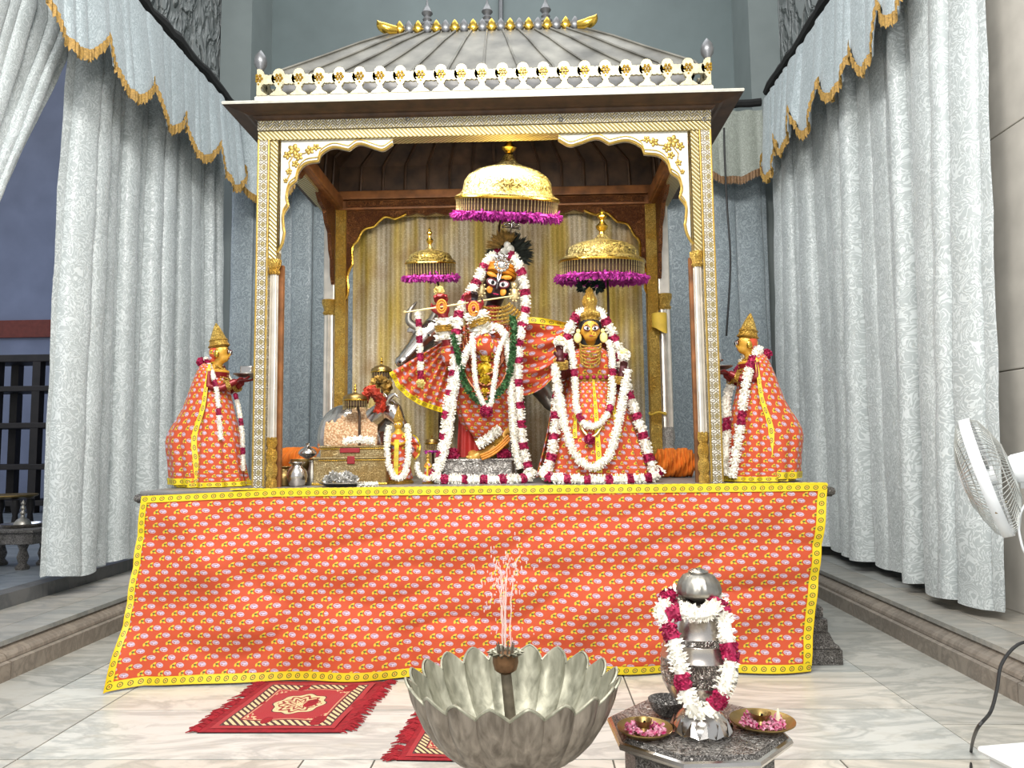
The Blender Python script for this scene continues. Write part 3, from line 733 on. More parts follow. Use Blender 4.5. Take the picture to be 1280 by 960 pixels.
# crest
cz0=zz(37,5.1); cz1=zz(27,5.12); cx0,cx1=P(482,33,5.1).x,2*XC-P(482,33,5.1).x
cy0,cy1=5.1,YF+PY1-5.1
mb=MB(); mb.bb(cx0+.03,cx1-.03,cy0+.02,cy1-.02,cz0-.05,cz1-.01); pb(mb,'crest_base',M['pewter'],smooth=False,bevel=.01)
NPt=20
for k in range(NPt):
    x=lerp(cx0+.1,cx1-.1,k/(NPt-1)); mb=MB()
    mb.lathe([(.001,cz0-.012),(.028,cz0+.004),(.036,cz0+.026),(.028,cz0+.054),(.012,cz0+.08),(.001,cz0+.092)],c=(x,cy0+.01,0),n=12,sy=.6); pb(mb,'crest_petal',M['gold'] if k%2==0 else M['lead'])
for s in(-1,1):
    x=cx0+.05 if s<0 else cx1-.05; mb=MB()
    mb.tube(spline([(x-s*.03,cy0,cz0+.015),(x+s*.03,cy0-.02,cz0+.012),(x+s*.08,cy0-.03,cz0+.035),(x+s*.105,cy0-.035,cz0+.075)],5),[.03+.012*sin(i/15*PI)-.03*(i/15)**3 for i in range(16)],10); pb(mb,'crest_petal',M['gold'])
for px in(534,609,682):
    c=P(px,24,5.3); mb=MB(); zb=cz1-.015
    mb.lathe([(.035,zb),(.03,zb+.015),(.05,zb+.035),(.05,zb+.05),(.028,zb+.065),(.055,zb+.095),(.05,zb+.115),(.022,zb+.13),(.035,zb+.15),(.022,zb+.175),(.042,zb+.2),(.028,zb+.23),(.012,zb+.26),(.001,zb+.33)],c=(c.x,c.y,0),n=18); pb(mb,'roof_finial',M['lead'])
# inner ceiling of boards
zi=zz(243,6.0)
cl_=[(XP0+.11,XP1-.11,YF+.11,PY1-.12,z1-.06),(XP0+.12,XP1-.12,YF+.13,PY1-.14,z1+.02),(XP0+.14,XP1-.14,YF+.17,PY1-.16,zz(205,5.96)),(XP0+.5,XP1-.5,YF+.45,PY1-.42,z1+.5),(XP0+.75,XP1-.75,YF+.6,PY1-.6,z1+.62)]
pb(roofmesh(cl_),'ceiling_boards',M['ceil'],smooth=False)
mb=MB()
for k in range(1,14):
    f=k/14; mb.tube([(lerp(x0,x1,f),y1-.012,z) for x0,x1,y0,y1,z in cl_],.013,6)
for k in range(1,6):
    f=k/6; mb.tube([(x0+.012,lerp(y0,y1,f),z) for x0,x1,y0,y1,z in cl_],.013,6); mb.tube([(x1-.012,lerp(y0,y1,f),z) for x0,x1,y0,y1,z in cl_],.013,6)
pb(mb,'ceiling_ribs',M['bronze_dark'])
# beams
zb0=zz(263,6.0)
def beams(s,X):
    mb=MB(); mb.bb(X(XP0+.03),X(XP0+.15),YF+.13,5.95,zb0+.12,z0+.02); mb.bb(X(XP0+.05),X(XP0+.17),YF+.13,5.95,zb0+.02,zb0+.115); pb(mb,'side_beam',M['wood'],smooth=False,bevel=.008)
    # side arch spandrels
    for ya,d in((5.93,-1),(YF+.14,1)):
        pts=[(ya,zb0+.02),(ya,zb0-.62),(ya+d*.04,zb0-.55),(ya+d*.05,zb0-.42),(ya+d*.1,zb0-.36),(ya+d*.13,zb0-.22),(ya+d*.22,zb0-.17),(ya+d*.28,zb0-.08),(ya+d*.4,zb0-.06),(ya+d*.5,zb0+.02)]
        mb=MB(); mb.prism(pts,X(XP0+.08),X(XP0+.11),'x'); pb(mb,'side_arch',M['copper'],smooth=False)
both(beams)
mb=MB(); mb.bb(XP0+.05,XP1-.05,5.95,6.06,zb0+.015,zi-.045); mb.bb(XP0+.05,XP1-.05,5.93,6.06,zi-.04,zi+.03); pb(mb,'rear_beam',M['wood'],smooth=False,bevel=.006)
mb=MB(); mb.bb(XP0+.2,XP1-.2,5.925,5.945,zb0+.03,zi-.06); pb(mb,'carved_band',M['copper'],smooth=False)
# rear posts and arch
Q6=lambda px,py: P(px,py,6.0)
def rear(s,X):
    xa,xb=Q6(404,400).x,Q6(433,400).x; w=xb-xa; ztop=zb0+.02; zc=zz(375,6.0)
    mb=MB(); mb.bb(X(xa+w*.55),X(xb),5.96,6.06,ZT,ztop); pb(mb,'rear_post',M['gold_emb'],smooth=False,bevel=.004)
    mb=MB(); mb.bb(X(xa+w*.05),X(xa+w*.53),5.96,6.05,zc,ztop); pb(mb,'rear_pillar',M['silver_col'],smooth=False,bevel=.01)
    mb=MB(); mb.lathe([(.045,1.4),(.045,1.9),(.043,zc-.1)],c=(X(xa+w*.28),6.0,0),n=32,mod=lambda a,i:1+.1*cos(a*8)); pb(mb,'rear_colonnette',M['silver_col'])
    mb=MB(); cx=X(xa+w*.28)
    mb.lathe([(.06,ZT),(.06,ZT+.06),(.045,ZT+.08),(.062,ZT+.14),(.058,ZT+.2),(.045,ZT+.24),(.055,ZT+.3),(.05,ZT+.35),(.045,ZT+.38)],c=(cx,6,0),n=20,mod=lambda a,i:1+.07*cos(a*6)); pb(mb,'rear_base',M['silver_emb'])
    mb=MB(); mb.lathe([(.045,zc-.11),(.058,zc-.09),(.046,zc-.07),(.05,zc-.05),(.064,zc-.01),(.064,zc+.02),(.001,zc+.02)],c=(cx,6,0),n=20); pb(mb,'rear_capital',M['gold_emb'])
    bp=[[(505,266),(498,269.5),(491,272)],[(491,272),(478,269.5),(465,281)],[(465,281),(452,285),(444,299)],[(444,299),(438,307),(438,328)],[(438,328),(432,342),(433,357)],[(433,357),(432,366),(428,373)]]
    low=[]
    for sg in bp:
        w_=spline([Vector((a,b,0)) for a,b in sg],4); low+= w_ if not low else w_[1:]
    pts=[(X(Q6(a.x,a.y).x+.02),zz(a.y,6.0)) for a in low]
    poly=[(X(xb),zb0+.03),(pts[0][0],zb0+.03)]+pts+[(X(xb),pts[-1][1])]
    mb=MB(); mb.prism(poly,5.985,6.02); ar=pb(mb,'rear_arch',M['copper'],smooth=False)
    mb=MB(); mb.tube([(x,5.985,z) for x,z in pts],.011,6); pb(mb,'arch_rim',M['gold'],ar)
both(rear)
mb=MB()
xa,xb=Q6(505,266).x+.02,2*XC-Q6(505,266).x-.02; n=9
poly=[(xa,zb0+.03),(xb,zb0+.03)]
for k in range(n,-1,-1):
    x=lerp(xa,xb,k/n); poly.append((x,zz(268,6.0)))
    if k: poly.append((x-(xb-xa)/n/2,zz(264.5,6.0)))
mb.prism(poly,5.985,6.02); pb(mb,'rear_arch',M['copper'],smooth=False)
mb=MB(); xa,xb=XP0+.2,XP1-.2
def bd(u,v):
    x=lerp(xa,xb,u); return Vector((x,6.17+.018*sin(u*70+.6*sin(u*13))+.012*sin(u*31+2)*v,lerp(zb0+.03,ZT+.003,v)))
mb.grid(bd,240,20,us=xb-xa,vs_=2.2)
o=mb.build('backdrop_cloth',M['backdrop'],fixn=False); center_origin(o); tag(o,'sparkling gold sequinned backdrop cloth hanging behind the statues','backdrop')

# ================================================ CEREMONIAL PARASOLS
BEADS={}
def parasol(name,label,px,pyrim,Y,rpx,dome_px,fin_px,bead_px,mat,nb,pole=None,fringe=True,tilt=0,tx=0,group=None,brim=1.25,fringe_mat=None):
    s=Y/F; r=rpx*s; dh=dome_px*s; fh=fin_px*s; bl=bead_px*s
    c=P(px,pyrim,Y); t=thing(name,label,'parasol',c,0,group); t.rotation_euler=(tx,tilt,0)
    mb=MB(); mb.lathe([(r*.98,-.012),(r,-.004),(r*1.0,.01),(r*.93,.02),(r*.87,dh*.2),(r*.86,dh*.3),(r*.84,dh*.45),(r*.76,dh*.62),(r*.6,dh*.77),(r*.42,dh*.86),(r*.3,dh*.9),(r*.2,dh*.96),(r*.13,dh*1.06),(r*.08,dh*1.2)],n=48,capb=False)
    mb.build('dome',mat,t)
    mb=MB(); z=dh*1.18
    mb.lathe([(.08*r,z),(.06*r,z+fh*.1),(.13*r,z+fh*.22),(.15*r,z+fh*.32),(.07*r,z+fh*.46),(.05*r,z+fh*.55),(.12*r,z+fh*.68),(.11*r,z+fh*.74),(.045*r,z+fh*.84),(.06*r,z+fh*.9),(.001,z+fh)],n=18)
    mb.build('finial',M['gold'],t)
    mb=MB(); mb.tube([(r*cos(a),r*sin(a),-.008) for a in[k*PI/24 for k in range(48)]],max(.006,r*.03),6,closed=True); mb.build('rim',M['gold'],t)
    mb=MB(); mb.lathe([(r*.9,-bl*.85),(r*.92,-.01)],n=40,capb=False,capt=False); mb.build('shade_drum',M['shade_drum'],t,fixn=False)  # dark drum added inside the dome, stands in for shade between bead strings
    br=max(.003,PI*r/nb*.29); pr=[]
    mb=MB(); n=max(3,int(bl/(br*2.4)))
    for k in range(n):
        z=-bl*k/n; h=bl/n; pr+=[(br*.4,z-.001),(br,z-h*.35),(br,z-h*.6),(br*.4,z-h*.95)]
    mb.lathe(pr,n=6); b0=None
    for k in range(nb):
        a=2*PI*k/nb
        if b0 is None: b=b0=mb.build('bead_string',M['bead'],t)
        else: b=b0.copy(); C.objects.link(b)
        b.parent=t; b.location=(r*.985*cos(a),r*.985*sin(a),-.012)
    if fringe:
        mb=MB(); rr=random.Random(int(px)); nf=int(r*2600)
        mb.tube([(r*1.0*cos(a),r*1.0*sin(a),-bl-.006) for a in[k*PI/20 for k in range(40)]],.012*brim,6,closed=True)
        for k in range(nf):
            a=rr.uniform(0,2*PI); ro=r*1.0; p=Vector((ro*cos(a),ro*sin(a),-bl-.004+rr.uniform(-.01,.006)))
            d=Vector((cos(a)*rr.uniform(-.5,1.1),sin(a)*rr.uniform(-.5,1.1),rr.uniform(-1.3,.25))).normalized()
            sd=Vector((-sin(a),cos(a),rr.uniform(-.3,.3))).normalized(); mb.petal(p,d,sd,rr.uniform(.022,.04)*brim,rr.uniform(.012,.02)*brim)
        mb.build('fringe',fringe_mat or M['pink'],t)
    if pole:
        qx,qy,zb=pole; mb=MB(); RI=Euler((tx,tilt,0)).to_matrix().inverted(); mb.tube([(0,0,dh*.85),(0,0,dh*.3),RI@Vector((qx,qy,-.1)),RI@Vector((qx,qy,zb-c.z+.012))],.009,8); mb.build('pole',M['bronze_dark'],t)
    return t
parasol('ceremonial_parasol','largest gold dome parasol with pink fringe above the central statue',634,249,5.0,66,46,30,20,M['gold_dome'],84,(-.07,.3,ZT),tilt=.06,tx=.27)
parasol('ceremonial_parasol','smallest of the three pink fringed gold parasols, above the silver cow head',538,328,5.25,32,17,24,18,M['gold_dome'],52,(.015,.37,ZT),brim=1.1,tx=.2)
parasol('ceremonial_parasol','pink fringed gold parasol above the yellow faced statue in a spreading dress',752,327,5.1,54,29,32,20,M['gold_dome'],76,(.06,.2,ZT),tilt=.02,tx=.13)
parasol('ceremonial_parasol','tiny brass parasol with flat top over the lying cow',444,499,4.99,15,8,10,11,M['brass'],26,(.03,.0,ZT),fringe=False)
parasol('ceremonial_parasol','tiny dark brass parasol above the red and yellow flowers',477,464,5.5,13,8,9,10,M['brass'],24,(0,.02,ZT),fringe=False)
parasol('ceremonial_parasol','tiny purple fringed parasol beside the central silver pedestal',540,553,5.1,8,5,3,10,M['brass'],22,(0,.05,ZT),brim=.45)
# ================================================ GARLANDS AND FIGURES
def cut(path,step=.005): return resample(spline(path,8),step)
def white_sec(mb,seg,r,rr,dens=1.0):
    mb.tube(seg,[r*.62]*len(seg),7)
    L=sum((seg[i+1]-seg[i]).length for i in range(len(seg)-1)); n=int(L/(r*.30)*9*dens)
    petals(mb,seg,r,rr,n,.62,.34,.45,.5)
def petals(mb,seg,r,rr,n,ln,wd,tanj,base):
    for k in range(n):
        t=rr.uniform(0,len(seg)-1.001); i=int(t); p=seg[i].lerp(seg[i+1],t-i); T=(seg[i+1]-seg[i]).normalized()
        u=T.orthogonal().normalized(); w=T.cross(u); a=rr.uniform(0,2*PI)
        o=u*cos(a)+w*sin(a); d=(o+T*rr.uniform(-tanj,tanj)+(-u*sin(a)+w*cos(a))*rr.uniform(-tanj,tanj)).normalized()
        sd=d.cross(T); sd=sd.normalized() if sd.length>1e-4 else u
        if rr.random()<.5: sd=(sd+d.cross(sd)*rr.uniform(-1,1)).normalized()
        mb.petal(p+o*(r*base),d,sd,r*ln*rr.uniform(.75,1.2),r*wd*rr.uniform(.8,1.25))
def rose_sec(mb,seg,r,rr):
    mb.tube(seg,[r*.72]*len(seg),8)
    L=sum((seg[i+1]-seg[i]).length for i in range(len(seg)-1)); n=int(L/(r*.30)*9)
    petals(mb,seg,r,rr,n,.42,.62,1.2,.66)
GSEED=[100]
def garland(label,path,r,wl=.1,rl=.05,name='flower_garland',start='w',group=None,leaf=False,cat='garland'):
    GSEED[0]+=1; rr=random.Random(GSEED[0]); seg=cut(path); L=len(seg)*.005
    if rl==0:
        mb=MB(); white_sec(mb,seg,r,rr) if not leaf else (mb.tube(seg,r*.5,6),petals(mb,seg,r,rr,int(L/(r*.3)*7),.9,.6,1.0,.3))
        o=mb.build(name,M['leaf'] if leaf else M['white_fl'],fixn=False); center_origin(o); tag(o,label,cat,group); return o
    lo=min(seg,key=lambda p:p.z); t=thing(name,label,cat,(sum(p.x for p in seg)/len(seg),sum(p.y for p in seg)/len(seg),lo.z),0,group)
    i=0; w=start=='w'
    while i<len(seg)-2:
        n=max(2,int((wl if w else rl)*rr.uniform(.85,1.15)/.005)); s=seg[i:i+n+1]
        if len(s)<2: break
        if len(seg)-(i+n)<4: s=seg[i:]; n=len(seg)
        mb=MB()
        if w: white_sec(mb,s,r,rr)
        else: rose_sec(mb,s,r*.95,rr)
        mb.build('white_blossoms' if w else 'rose_cluster',M['white_fl'] if w else M['rose'],t,world=True,fixn=False)
        i+=n; w=not w
    return t
def pom(mb,c,r,rr,n=70,ln=.5,wd=.6):
    mb.ell(c,r*.72,10,8)
    for k in range(n):
        z=rr.uniform(-1,1); a=rr.uniform(0,2*PI); q=math.sqrt(1-z*z); o=Vector((q*cos(a),q*sin(a),z)); sd=o.orthogonal().normalized()
        sd=(sd*cos(a*3)+o.cross(sd)*sin(a*3)); d=(o+sd.cross(o)*rr.uniform(-.8,.8)).normalized(); mb.petal(Vector(c)+o*(r*.62),d,sd,r*ln,r*wd)
def rose(label,c,r,name='rose',mat='rose',cat='flower',group=None):
    mb=MB(); pom(mb,c,r,random.Random(int(c[0]*999)%999)); o=mb.build(name,M[mat],fixn=False); center_origin(o); return tag(o,label,cat,group)
def robe(secs,n,amp,cnt,seed,closed=True,a0=0,a1=2*PI,nv=26,sharp=1):
    # secs: (z,cx,cy,rx,ry)
    rr=random.Random(seed); ph=[rr.uniform(0,6.3) for _ in range(5)]
    zs=[s[0] for s in secs]
    def fn(u,v):
        t=v*(len(secs)-1); q=spl([Vector(s[0:3]) for s in secs],t); e=spl([Vector((s[3],s[4],0)) for s in secs],t)
        a=a0+(a1-a0)*u; k=amp*(.25+.75*v)
        m=1+k*sin(cnt*a+ph[0]+1.2*sin(2*a+ph[1])+.8*v*sin(a+ph[3]))+k*.5*sin(cnt*1.7*a+ph[2]+3*v)
        return Vector((q.y+e.x*m*cos(a),q.z+e.y*m*sin(a),q.x))
    mb=MB(); per=2*PI*max(max(s[3],s[4]) for s in secs)*(a1-a0)/(2*PI)
    mb.grid(fn,n,nv,closed=False,uvf=lambda u,v:(u*per*1.25,-v*abs(zs[0]-zs[-1])*1.25)); return mb,fn,per
def spl(pts,t):
    i=min(len(pts)-2,max(0,int(t))); k=t-i; b,c=pts[i],pts[i+1]; a=pts[i-1] if i else b*2-c; d=pts[i+2] if i+2<len(pts) else c*2-b
    r=.5*((2*b)+(c-a)*k+(2*a-5*b+4*c-d)*k*k+(3*b-a-3*c+d)*k**3); return r
def band(fn,v0,v1,per,o,name='border_strip',u0=0,u1=1,cen=None,off=.008,n=120,parent=None,L=None,mat='border'):
    mb=MB()
    def g(a,b):
        p=fn(lerp(u0,u1,a),lerp(v0,v1,b))
        if cen is not None: d=Vector((p.x-cen[0],p.y-cen[1],0)); p=p+d.normalized()*off
        else: p=p+Vector((0,-off,0))
        return p
    mb.grid(g,n,3,uvf=lambda a,b:(a*(L or per),b)); return mb.build(name,M[mat],parent,world=True,fixn=False)
def bbx(name,mat,parent,fn,**k):
    mb=MB(); fn(mb); return mb.build(name,M[mat] if isinstance(mat,str) else mat,parent,world=True,**k)
def face(parent,c,rx,ry,rz,R3,mask='maroon',eyes=True,brow=True,cheek=None,scale=1,tilak=True):
    # features laid on a head ellipsoid, facing -Y before rotation R3
    c=Vector(c)
    def on(x,z,o=0):
        y=-math.sqrt(max(.05,1-x*x-z*z)); return c+R3@Vector((x*rx,y*ry-o,z*rz))
    def patch(name,mat,x,z,a,b,o,th=.004,tilt=0):
        mb=MB(); rot=R3@Matrix.Rotation(-x*.75,3,'Z')@Matrix.Rotation(tilt,3,'Y'); mb.ell(on(x,z,o),(a,th,b),14,8,rot=rot); mb.build(name,M[mat],parent,world=True)
    for s in(-1,1):
        if mask: patch('eye_rim',mask,s*.40,.10,rx*.43,rz*.25,.0005,.005,tilt=-s*.15)
        patch('eye',"eye",s*.40,.10,rx*.32,rz*.155,.003,.006,tilt=-s*.15)
        patch('pupil','pupil',s*.36,.10,rx*.13,rz*.13,.008,.004)
        if brow:
            mb=MB(); mb.tube([on(s*x,z,.003) for x,z in((.12,.34),(.3,.42),(.5,.40),(.68,.28))],[rx*.03,rx*.045,rx*.04,rx*.02],6); mb.build('eyebrow',M['pupil'],parent,world=True)
        if cheek: patch('cheek_patch',cheek,s*.46,-.32,rx*.24,rz*.22,.001,.006)
    mb=MB(); mb.tube([on(x,z,.003) for x,z in((-.22,-.50),(-.1,-.53),(0,-.51),(.1,-.53),(.22,-.50))],[rx*.02,rx*.06,rx*.05,rx*.06,rx*.02],6); mb.build('lips',M['rose'],parent,world=True)
    if tilak: mb=MB(); mb.tube([on(-.1,.75,.004),on(-.07,.4,.004),on(0,.2,.004),on(.07,.4,.004),on(.1,.75,.004)],rx*.05,6); mb.build('forehead_mark',M['eye'],parent,world=True)
def head_shape(mb,c,rx,ry,rz,R3):
    c=Vector(c); mb.ell(c+R3@Vector((0,.01,rz*.12)),(rx,ry,rz*.9),16,12,rot=R3); mb.ell(c+R3@Vector((0,-ry*.12,-rz*.42)),(rx*.72,ry*.8,rz*.55),14,10,rot=R3)
    mb.ell(c+R3@Vector((0,-ry*.92,-rz*.2)),(rx*.14,ry*.2,rz*.17),8,6,rot=R3); mb.ell(c+R3@Vector((0,-ry*.9,rz*.02)),(rx*.09,ry*.14,rz*.22),8,6,rot=R3)
    for s in(-1,1): mb.ell(c+R3@Vector((s*rx*.98,.01,-rz*.02)),(rx*.1,ry*.2,rz*.25),8,6,rot=R3)
def hand(mb,c,d,pn,sz,curl=.5,sg=1):
    # palm centre c, finger direction d, palm normal pn
    c=Vector(c); d=Vector(d).normalized(); pn=(Vector(pn)-d*Vector(pn).dot(d)).normalized(); sd=d.cross(pn)
    rot=Matrix((sd,pn,d)).transposed(); mb.ell(c,(sz*.42,sz*.16,sz*.48),12,8,rot=rot)
    for k,(o,l) in enumerate(((-.32,.72),(-.11,.86),(.11,.82),(.31,.62))):
        b=c+sd*(o*sz)+d*(sz*.40); p=[b]; ang=0; 
        for q in range(3):
            ang+=curl*(.5+.3*q); p.append(p[-1]+(d*cos(ang)+pn*sin(ang))*(l*sz*.33))
        mb.tube(p,[sz*.10,sz*.095,sz*.085,sz*.06],7)
    b=c-sd*(sg*sz*.34)-d*(sz*.15); mb.tube([b,b-sd*(sg*sz*.22)+d*(sz*.2)+pn*(sz*.1),b-sd*(sg*sz*.2)+d*(sz*.5)+pn*(sz*.22)],[sz*.13,sz*.11,sz*.07],7)
def bands(mb,c,axis,r,n,th,step,e=1):
    ax=Vector(axis).normalized(); u=ax.orthogonal().normalized(); w=ax.cross(u)
    for k in range(n): mb.tube([Vector(c)+ax*(k*step)+u*(r*cos(a))+w*(r*sin(a)*e) for a in[2*PI*i/20 for i in range(20)]],th,6,closed=True)
def beads(mb,pts,r,n=6):
    for p in pts: mb.ell(p,r,n,max(4,n-2))
def body_mat(name,base,foot,zf,face_col=None,zfc=9,x0=-9,x1=9):
    n=NT(name); x,y,z=n.sep(n.obj()); c=n.mix(n.m('LESS_THAN',z,zf),base,foot)
    if face_col: c=n.mix(n.m('MULTIPLY',n.m('GREATER_THAN',z,zfc),n.m('MULTIPLY',n.m('GREATER_THAN',x,x0),n.m('LESS_THAN',x,x1))),c,face_col)
    return n.set(c,.35,.25)
# ---------------------------------------------------------------- central flute playing statue
YK=5.06
def K(px,py,dy=0): return P(px,py,YK+dy)
s=YK/F
base=Vector((K(604,590).x,YK,ZT))
pedtop=K(600,573).z
t=thing('silver_pedestal','embossed silver block pedestal under the flute playing statue','pedestal',(base.x-.01,YK-.02,ZT))
bbx('block','pedestal',t,lambda mb:mb.bb(K(555,590).x,K(641,590).x,YK-.17,YK+.2,ZT+.015,pedtop-.012),bevel=.008,smooth=False)
bbx('plinth_edge','pedestal',t,lambda mb:mb.bb(K(553,590).x,K(643,590).x,YK-.18,YK+.21,pedtop-.014,pedtop),bevel=.004,smooth=False)
bbx('foot_moulding','pedestal',t,lambda mb:mb.bb(K(552,590).x,K(644,590).x,YK-.18,YK+.21,ZT,ZT+.02),bevel=.004,smooth=False)
mb=MB()
for k in range(3):
    c=K(576+k*22,588); c.y=YK-.172; mb.ell(c,(.034,.012,.045),14,8)
    mb.tube([c+Vector((.05*cos(a),0,.06*sin(a))) for a in[i*PI/10 for i in range(20)]],.006,6,closed=True)
mb.build('relief_panel',M['pedestal'],t,world=True)
kr=thing('deity_statue','tall black faced deity statue in orange robes playing a flute under the largest parasol','statue',(base.x,YK,pedtop))
hc=K(621,360,-.03); HR=Matrix.Rotation(.2,3,'Y')@Matrix.Rotation(.10,3,'Z'); hrx,hry,hrz=.098,.105,.118
mb=MB(); head_shape(mb,hc,hrx,hry,hrz,HR)
mb.tube([hc+Vector((0,.02,-.05)),K(612,395),K(608,415)],[.055,.05,.08],12)
mb.tube([K(608,410),K(607,430),K(606,455),K(606,480),K(607,510)],[.12,.145,.13,.12,.13],16,flat=.75)
mb.tube([K(583,420),K(573,440,-.08),K(566,448,-.14)],[.06,.055,.05],10); mb.tube([K(566,448,-.14),K(558,420,-.17),K(554,395,-.18)],[.05,.042,.036],10)
mb.tube([K(634,420),K(622,436,-.12),K(606,432,-.2)],[.06,.055,.045],10); mb.tube([K(606,432,-.2),K(599,408,-.22),K(592,388,-.22)],[.045,.04,.036],10)
hand(mb,K(553,386,-.19),(-.1,0,1),(0,-1,0),.125,1.0,1); hand(mb,K(591,383,-.22),(-.15,0,1),(0,-1,0),.125,1.0,-1)
mb.tube([K(598,505),K(594,535),K(592,560),(K(592,570).x,YK,pedtop+.035)],[.085,.065,.045,.04],12); mb.ell((K(592,570).x,YK-.05,pedtop+.03),(.038,.10,.03),12,8)
mb.tube([K(618,505),K(629,530,-.06),K(631,545,-.09)],[.085,.065,.05],12); mb.tube([K(631,545,-.09),K(615,562,-.11),K(604,569,-.12)],[.05,.042,.036],12); mb.ell(K(594,571,-.13),(.075,.035,.032),12,8,rot=Matrix.Rotation(-.5,3,'Y'))
for k in range(5): c=K(584+k*1.2,571+k*1.0,-.16+.015*k); mb.ell(c,(.016,.012,.012),8,6)
km=body_mat('idol_painted_body',hx('#8c1f22'),hx('#c99a48'),.30,hx('#24161a'),K(600,384).z-pedtop,hc.x-base.x-.16,9)
mb.build('body',km,kr,world=True,remesh=.009,smit=3)
face(kr,hc,hrx,hry,hrz,HR,'maroon',cheek='orange')
for sx in(-1,1): bbx('brow_patch','orange',kr,lambda mb:mb.ell(hc+HR@Vector((sx*.05,-.083,.066)),(.038,.012,.018),12,8,rot=HR@Matrix.Rotation(-sx*.25,3,'Y')))
def wing(pts_fn,nu,nv,name,parent,us,vs):
    mb=MB(); mb.grid(pts_fn,nu,nv,us=us,vs_=vs); return mb.build(name,M['print'],parent,world=True,fixn=False)
# robes
S=lambda py,px,w,d,dy=0:(K(px,py).z,K(px,py).x,YK+dy,w*s,d)
mb,fn,per=robe([S(402,608,22,.10),S(415,607,33,.14),S(435,606,36,.16),S(458,606,35,.155)],90,.03,9,11); mb.build('blouse',M['print'],kr,world=True,fixn=False)
mb,fn,per=robe([S(452,606,37,.16),S(475,606,37,.18,-.01),S(500,607,37,.19,-.02),S(520,609,35,.18,-.03),S(538,612,29,.15,-.03),S(552,617,20,.11,-.03)],130,.06,8,12); o=mb.build('lower_robe',M['print'],kr,world=True,fixn=False)
band(fn,.96,1,per,o,parent=o,cen=(base.x,YK))
for pth,rad in(([(636,420,.02),(624,436,-.12),(606,433,-.21),(601,420,-.22)],(.075,.075,.068,.066)),([(582,420,.02),(572,441,-.08),(564,447,-.15),(560,432,-.17)],(.07,.066,.06,.058))):
    mb=MB(); q=cut([K(*p) for p in pth],.012); mb.tube(q,[lerp(rad[0],rad[3],i/(len(q)-1))*(1+.06*sin(i*2.1)) for i in range(len(q))],14); mb.build('sleeve',M['print'],kr,world=True,fixn=False)
mb=MB()
def redskirt(u,v):
    a=lerp(-PI*.95,-.05,u); r=.075+.02*v; return Vector((K(588,500).x+r*cos(a),YK+.02+r*sin(a)*.9-.02+.01*sin(a*9),lerp(K(600,505).z,pedtop+.01,v)))
mb.grid(redskirt,40,14); mb.build('red_underskirt',plain('deep_red_silk',hx('#a3231c'),.6,0,.15,8),kr,world=True,fixn=False)
arcL=[K(572,446,.02),K(487,466,.0),K(498,486,-.02),K(519,503,-.03),K(540,512,-.03),K(557,516,-.02),K(572,512,.0)]
apL,apR=K(552,428,-.05),K(580,428,.0)
outL=spline(arcL[1:],8)
def wl(u,v):
    p=outL[min(len(outL)-1,int(u*(len(outL)-1)))]; 
    i=u*(len(outL)-1); j=min(len(outL)-2,int(i)); p=outL[j].lerp(outL[j+1],i-j)
    a=apL.lerp(apR,u); q=a.lerp(p,v); q=q+Vector((0,-.05*sin(PI*v*.7)*0-(.035*sin(u*44)*(.3+.7*v)*(1-.3*v)),.0)); return q
w=wing(wl,110,24,'left_sleeve_cloth',kr,.75,.5); band(wl,.93,1.0,.75,w,parent=w,off=.006)
botR=spline([K(640,497,.05),K(660,494,.05),K(676,487,.04),K(690,474,.03),K(704,455,.02),K(716,432,.02)],8); topR=spline([K(640,404,.03),K(660,397,.03),K(690,400,.03),K(716,406,.03)],12)
def crv(c,u): i=u*(len(c)-1); j=min(len(c)-2,int(i)); return c[j].lerp(c[j+1],i-j)
def wr(u,v):
    q=crv(topR,u).lerp(crv(botR,u),v); return q+Vector((0,-.028*sin(v*19+u*3.2)*(.3+.7*sin(PI*min(1,u+.1)))-.015*sin(v*34-u*4),-.05*sin(PI*u)*sin(PI*v)))
w=wing(wr,60,60,'right_sleeve_cloth',kr,.42,.5); band(wr,0,.07,.42,w,parent=w,off=.006); 
# ornaments
bbx('turban','orange',kr,lambda mb:(mb.ell(hc+HR@Vector((0,.02,.12)),(.105,.10,.06),18,10,rot=HR),[mb.tube([hc+HR@Vector((.106*cos(a),.012+.104*sin(a),.094+.022*k-.018*sin(a)+.006*sin(a*2+k))) for a in[i*PI/12 for i in range(24)]],.015,6,closed=True) for k in range(3)]))
def headorn(mb):
    c=K(627,331,-.13); mb.ell(c,(.03,.012,.03),14,8); 
    for k in range(12): a=k*PI/6; mb.ell(c+Vector((.042*cos(a),.002,.042*sin(a))),.013,8,6)
    for k in range(9): a=PI*k/8; mb.ell(c+Vector((.095*cos(a),.03,.02+.05*sin(a))),(.022,.012,.02),8,6)
bbx('silver_turban_ornament','silver',kr,headorn)
def jewel(mb):
    for (px,py,r) in((630,316,.03),(638,312,.028),(634,306,.025),(625,319,.022),(641,321,.022)): mb.ell(K(px,py,-.09),(r,.015,r*1.2),10,8)
bbx('jewel_crest','white_paint',kr,jewel)
def plume(mb):
    c=K(637,318,-.04); rr=random.Random(5)
    for k in range(150):
        a=lerp(-.55,PI*1.02,rr.random()); l=.135*rr.uniform(.7,1.1); d=Vector((cos(a),rr.uniform(-.15,.15),sin(a))); sd=Vector((-sin(a),0,cos(a))); mb.petal(c+d*.035,d,sd,l,.02)
bbx('peacock_plume',plain('dark_teal_brown_feather',hx('#3a3f38'),.5,.2,.5,40),kr,plume,fixn=False)
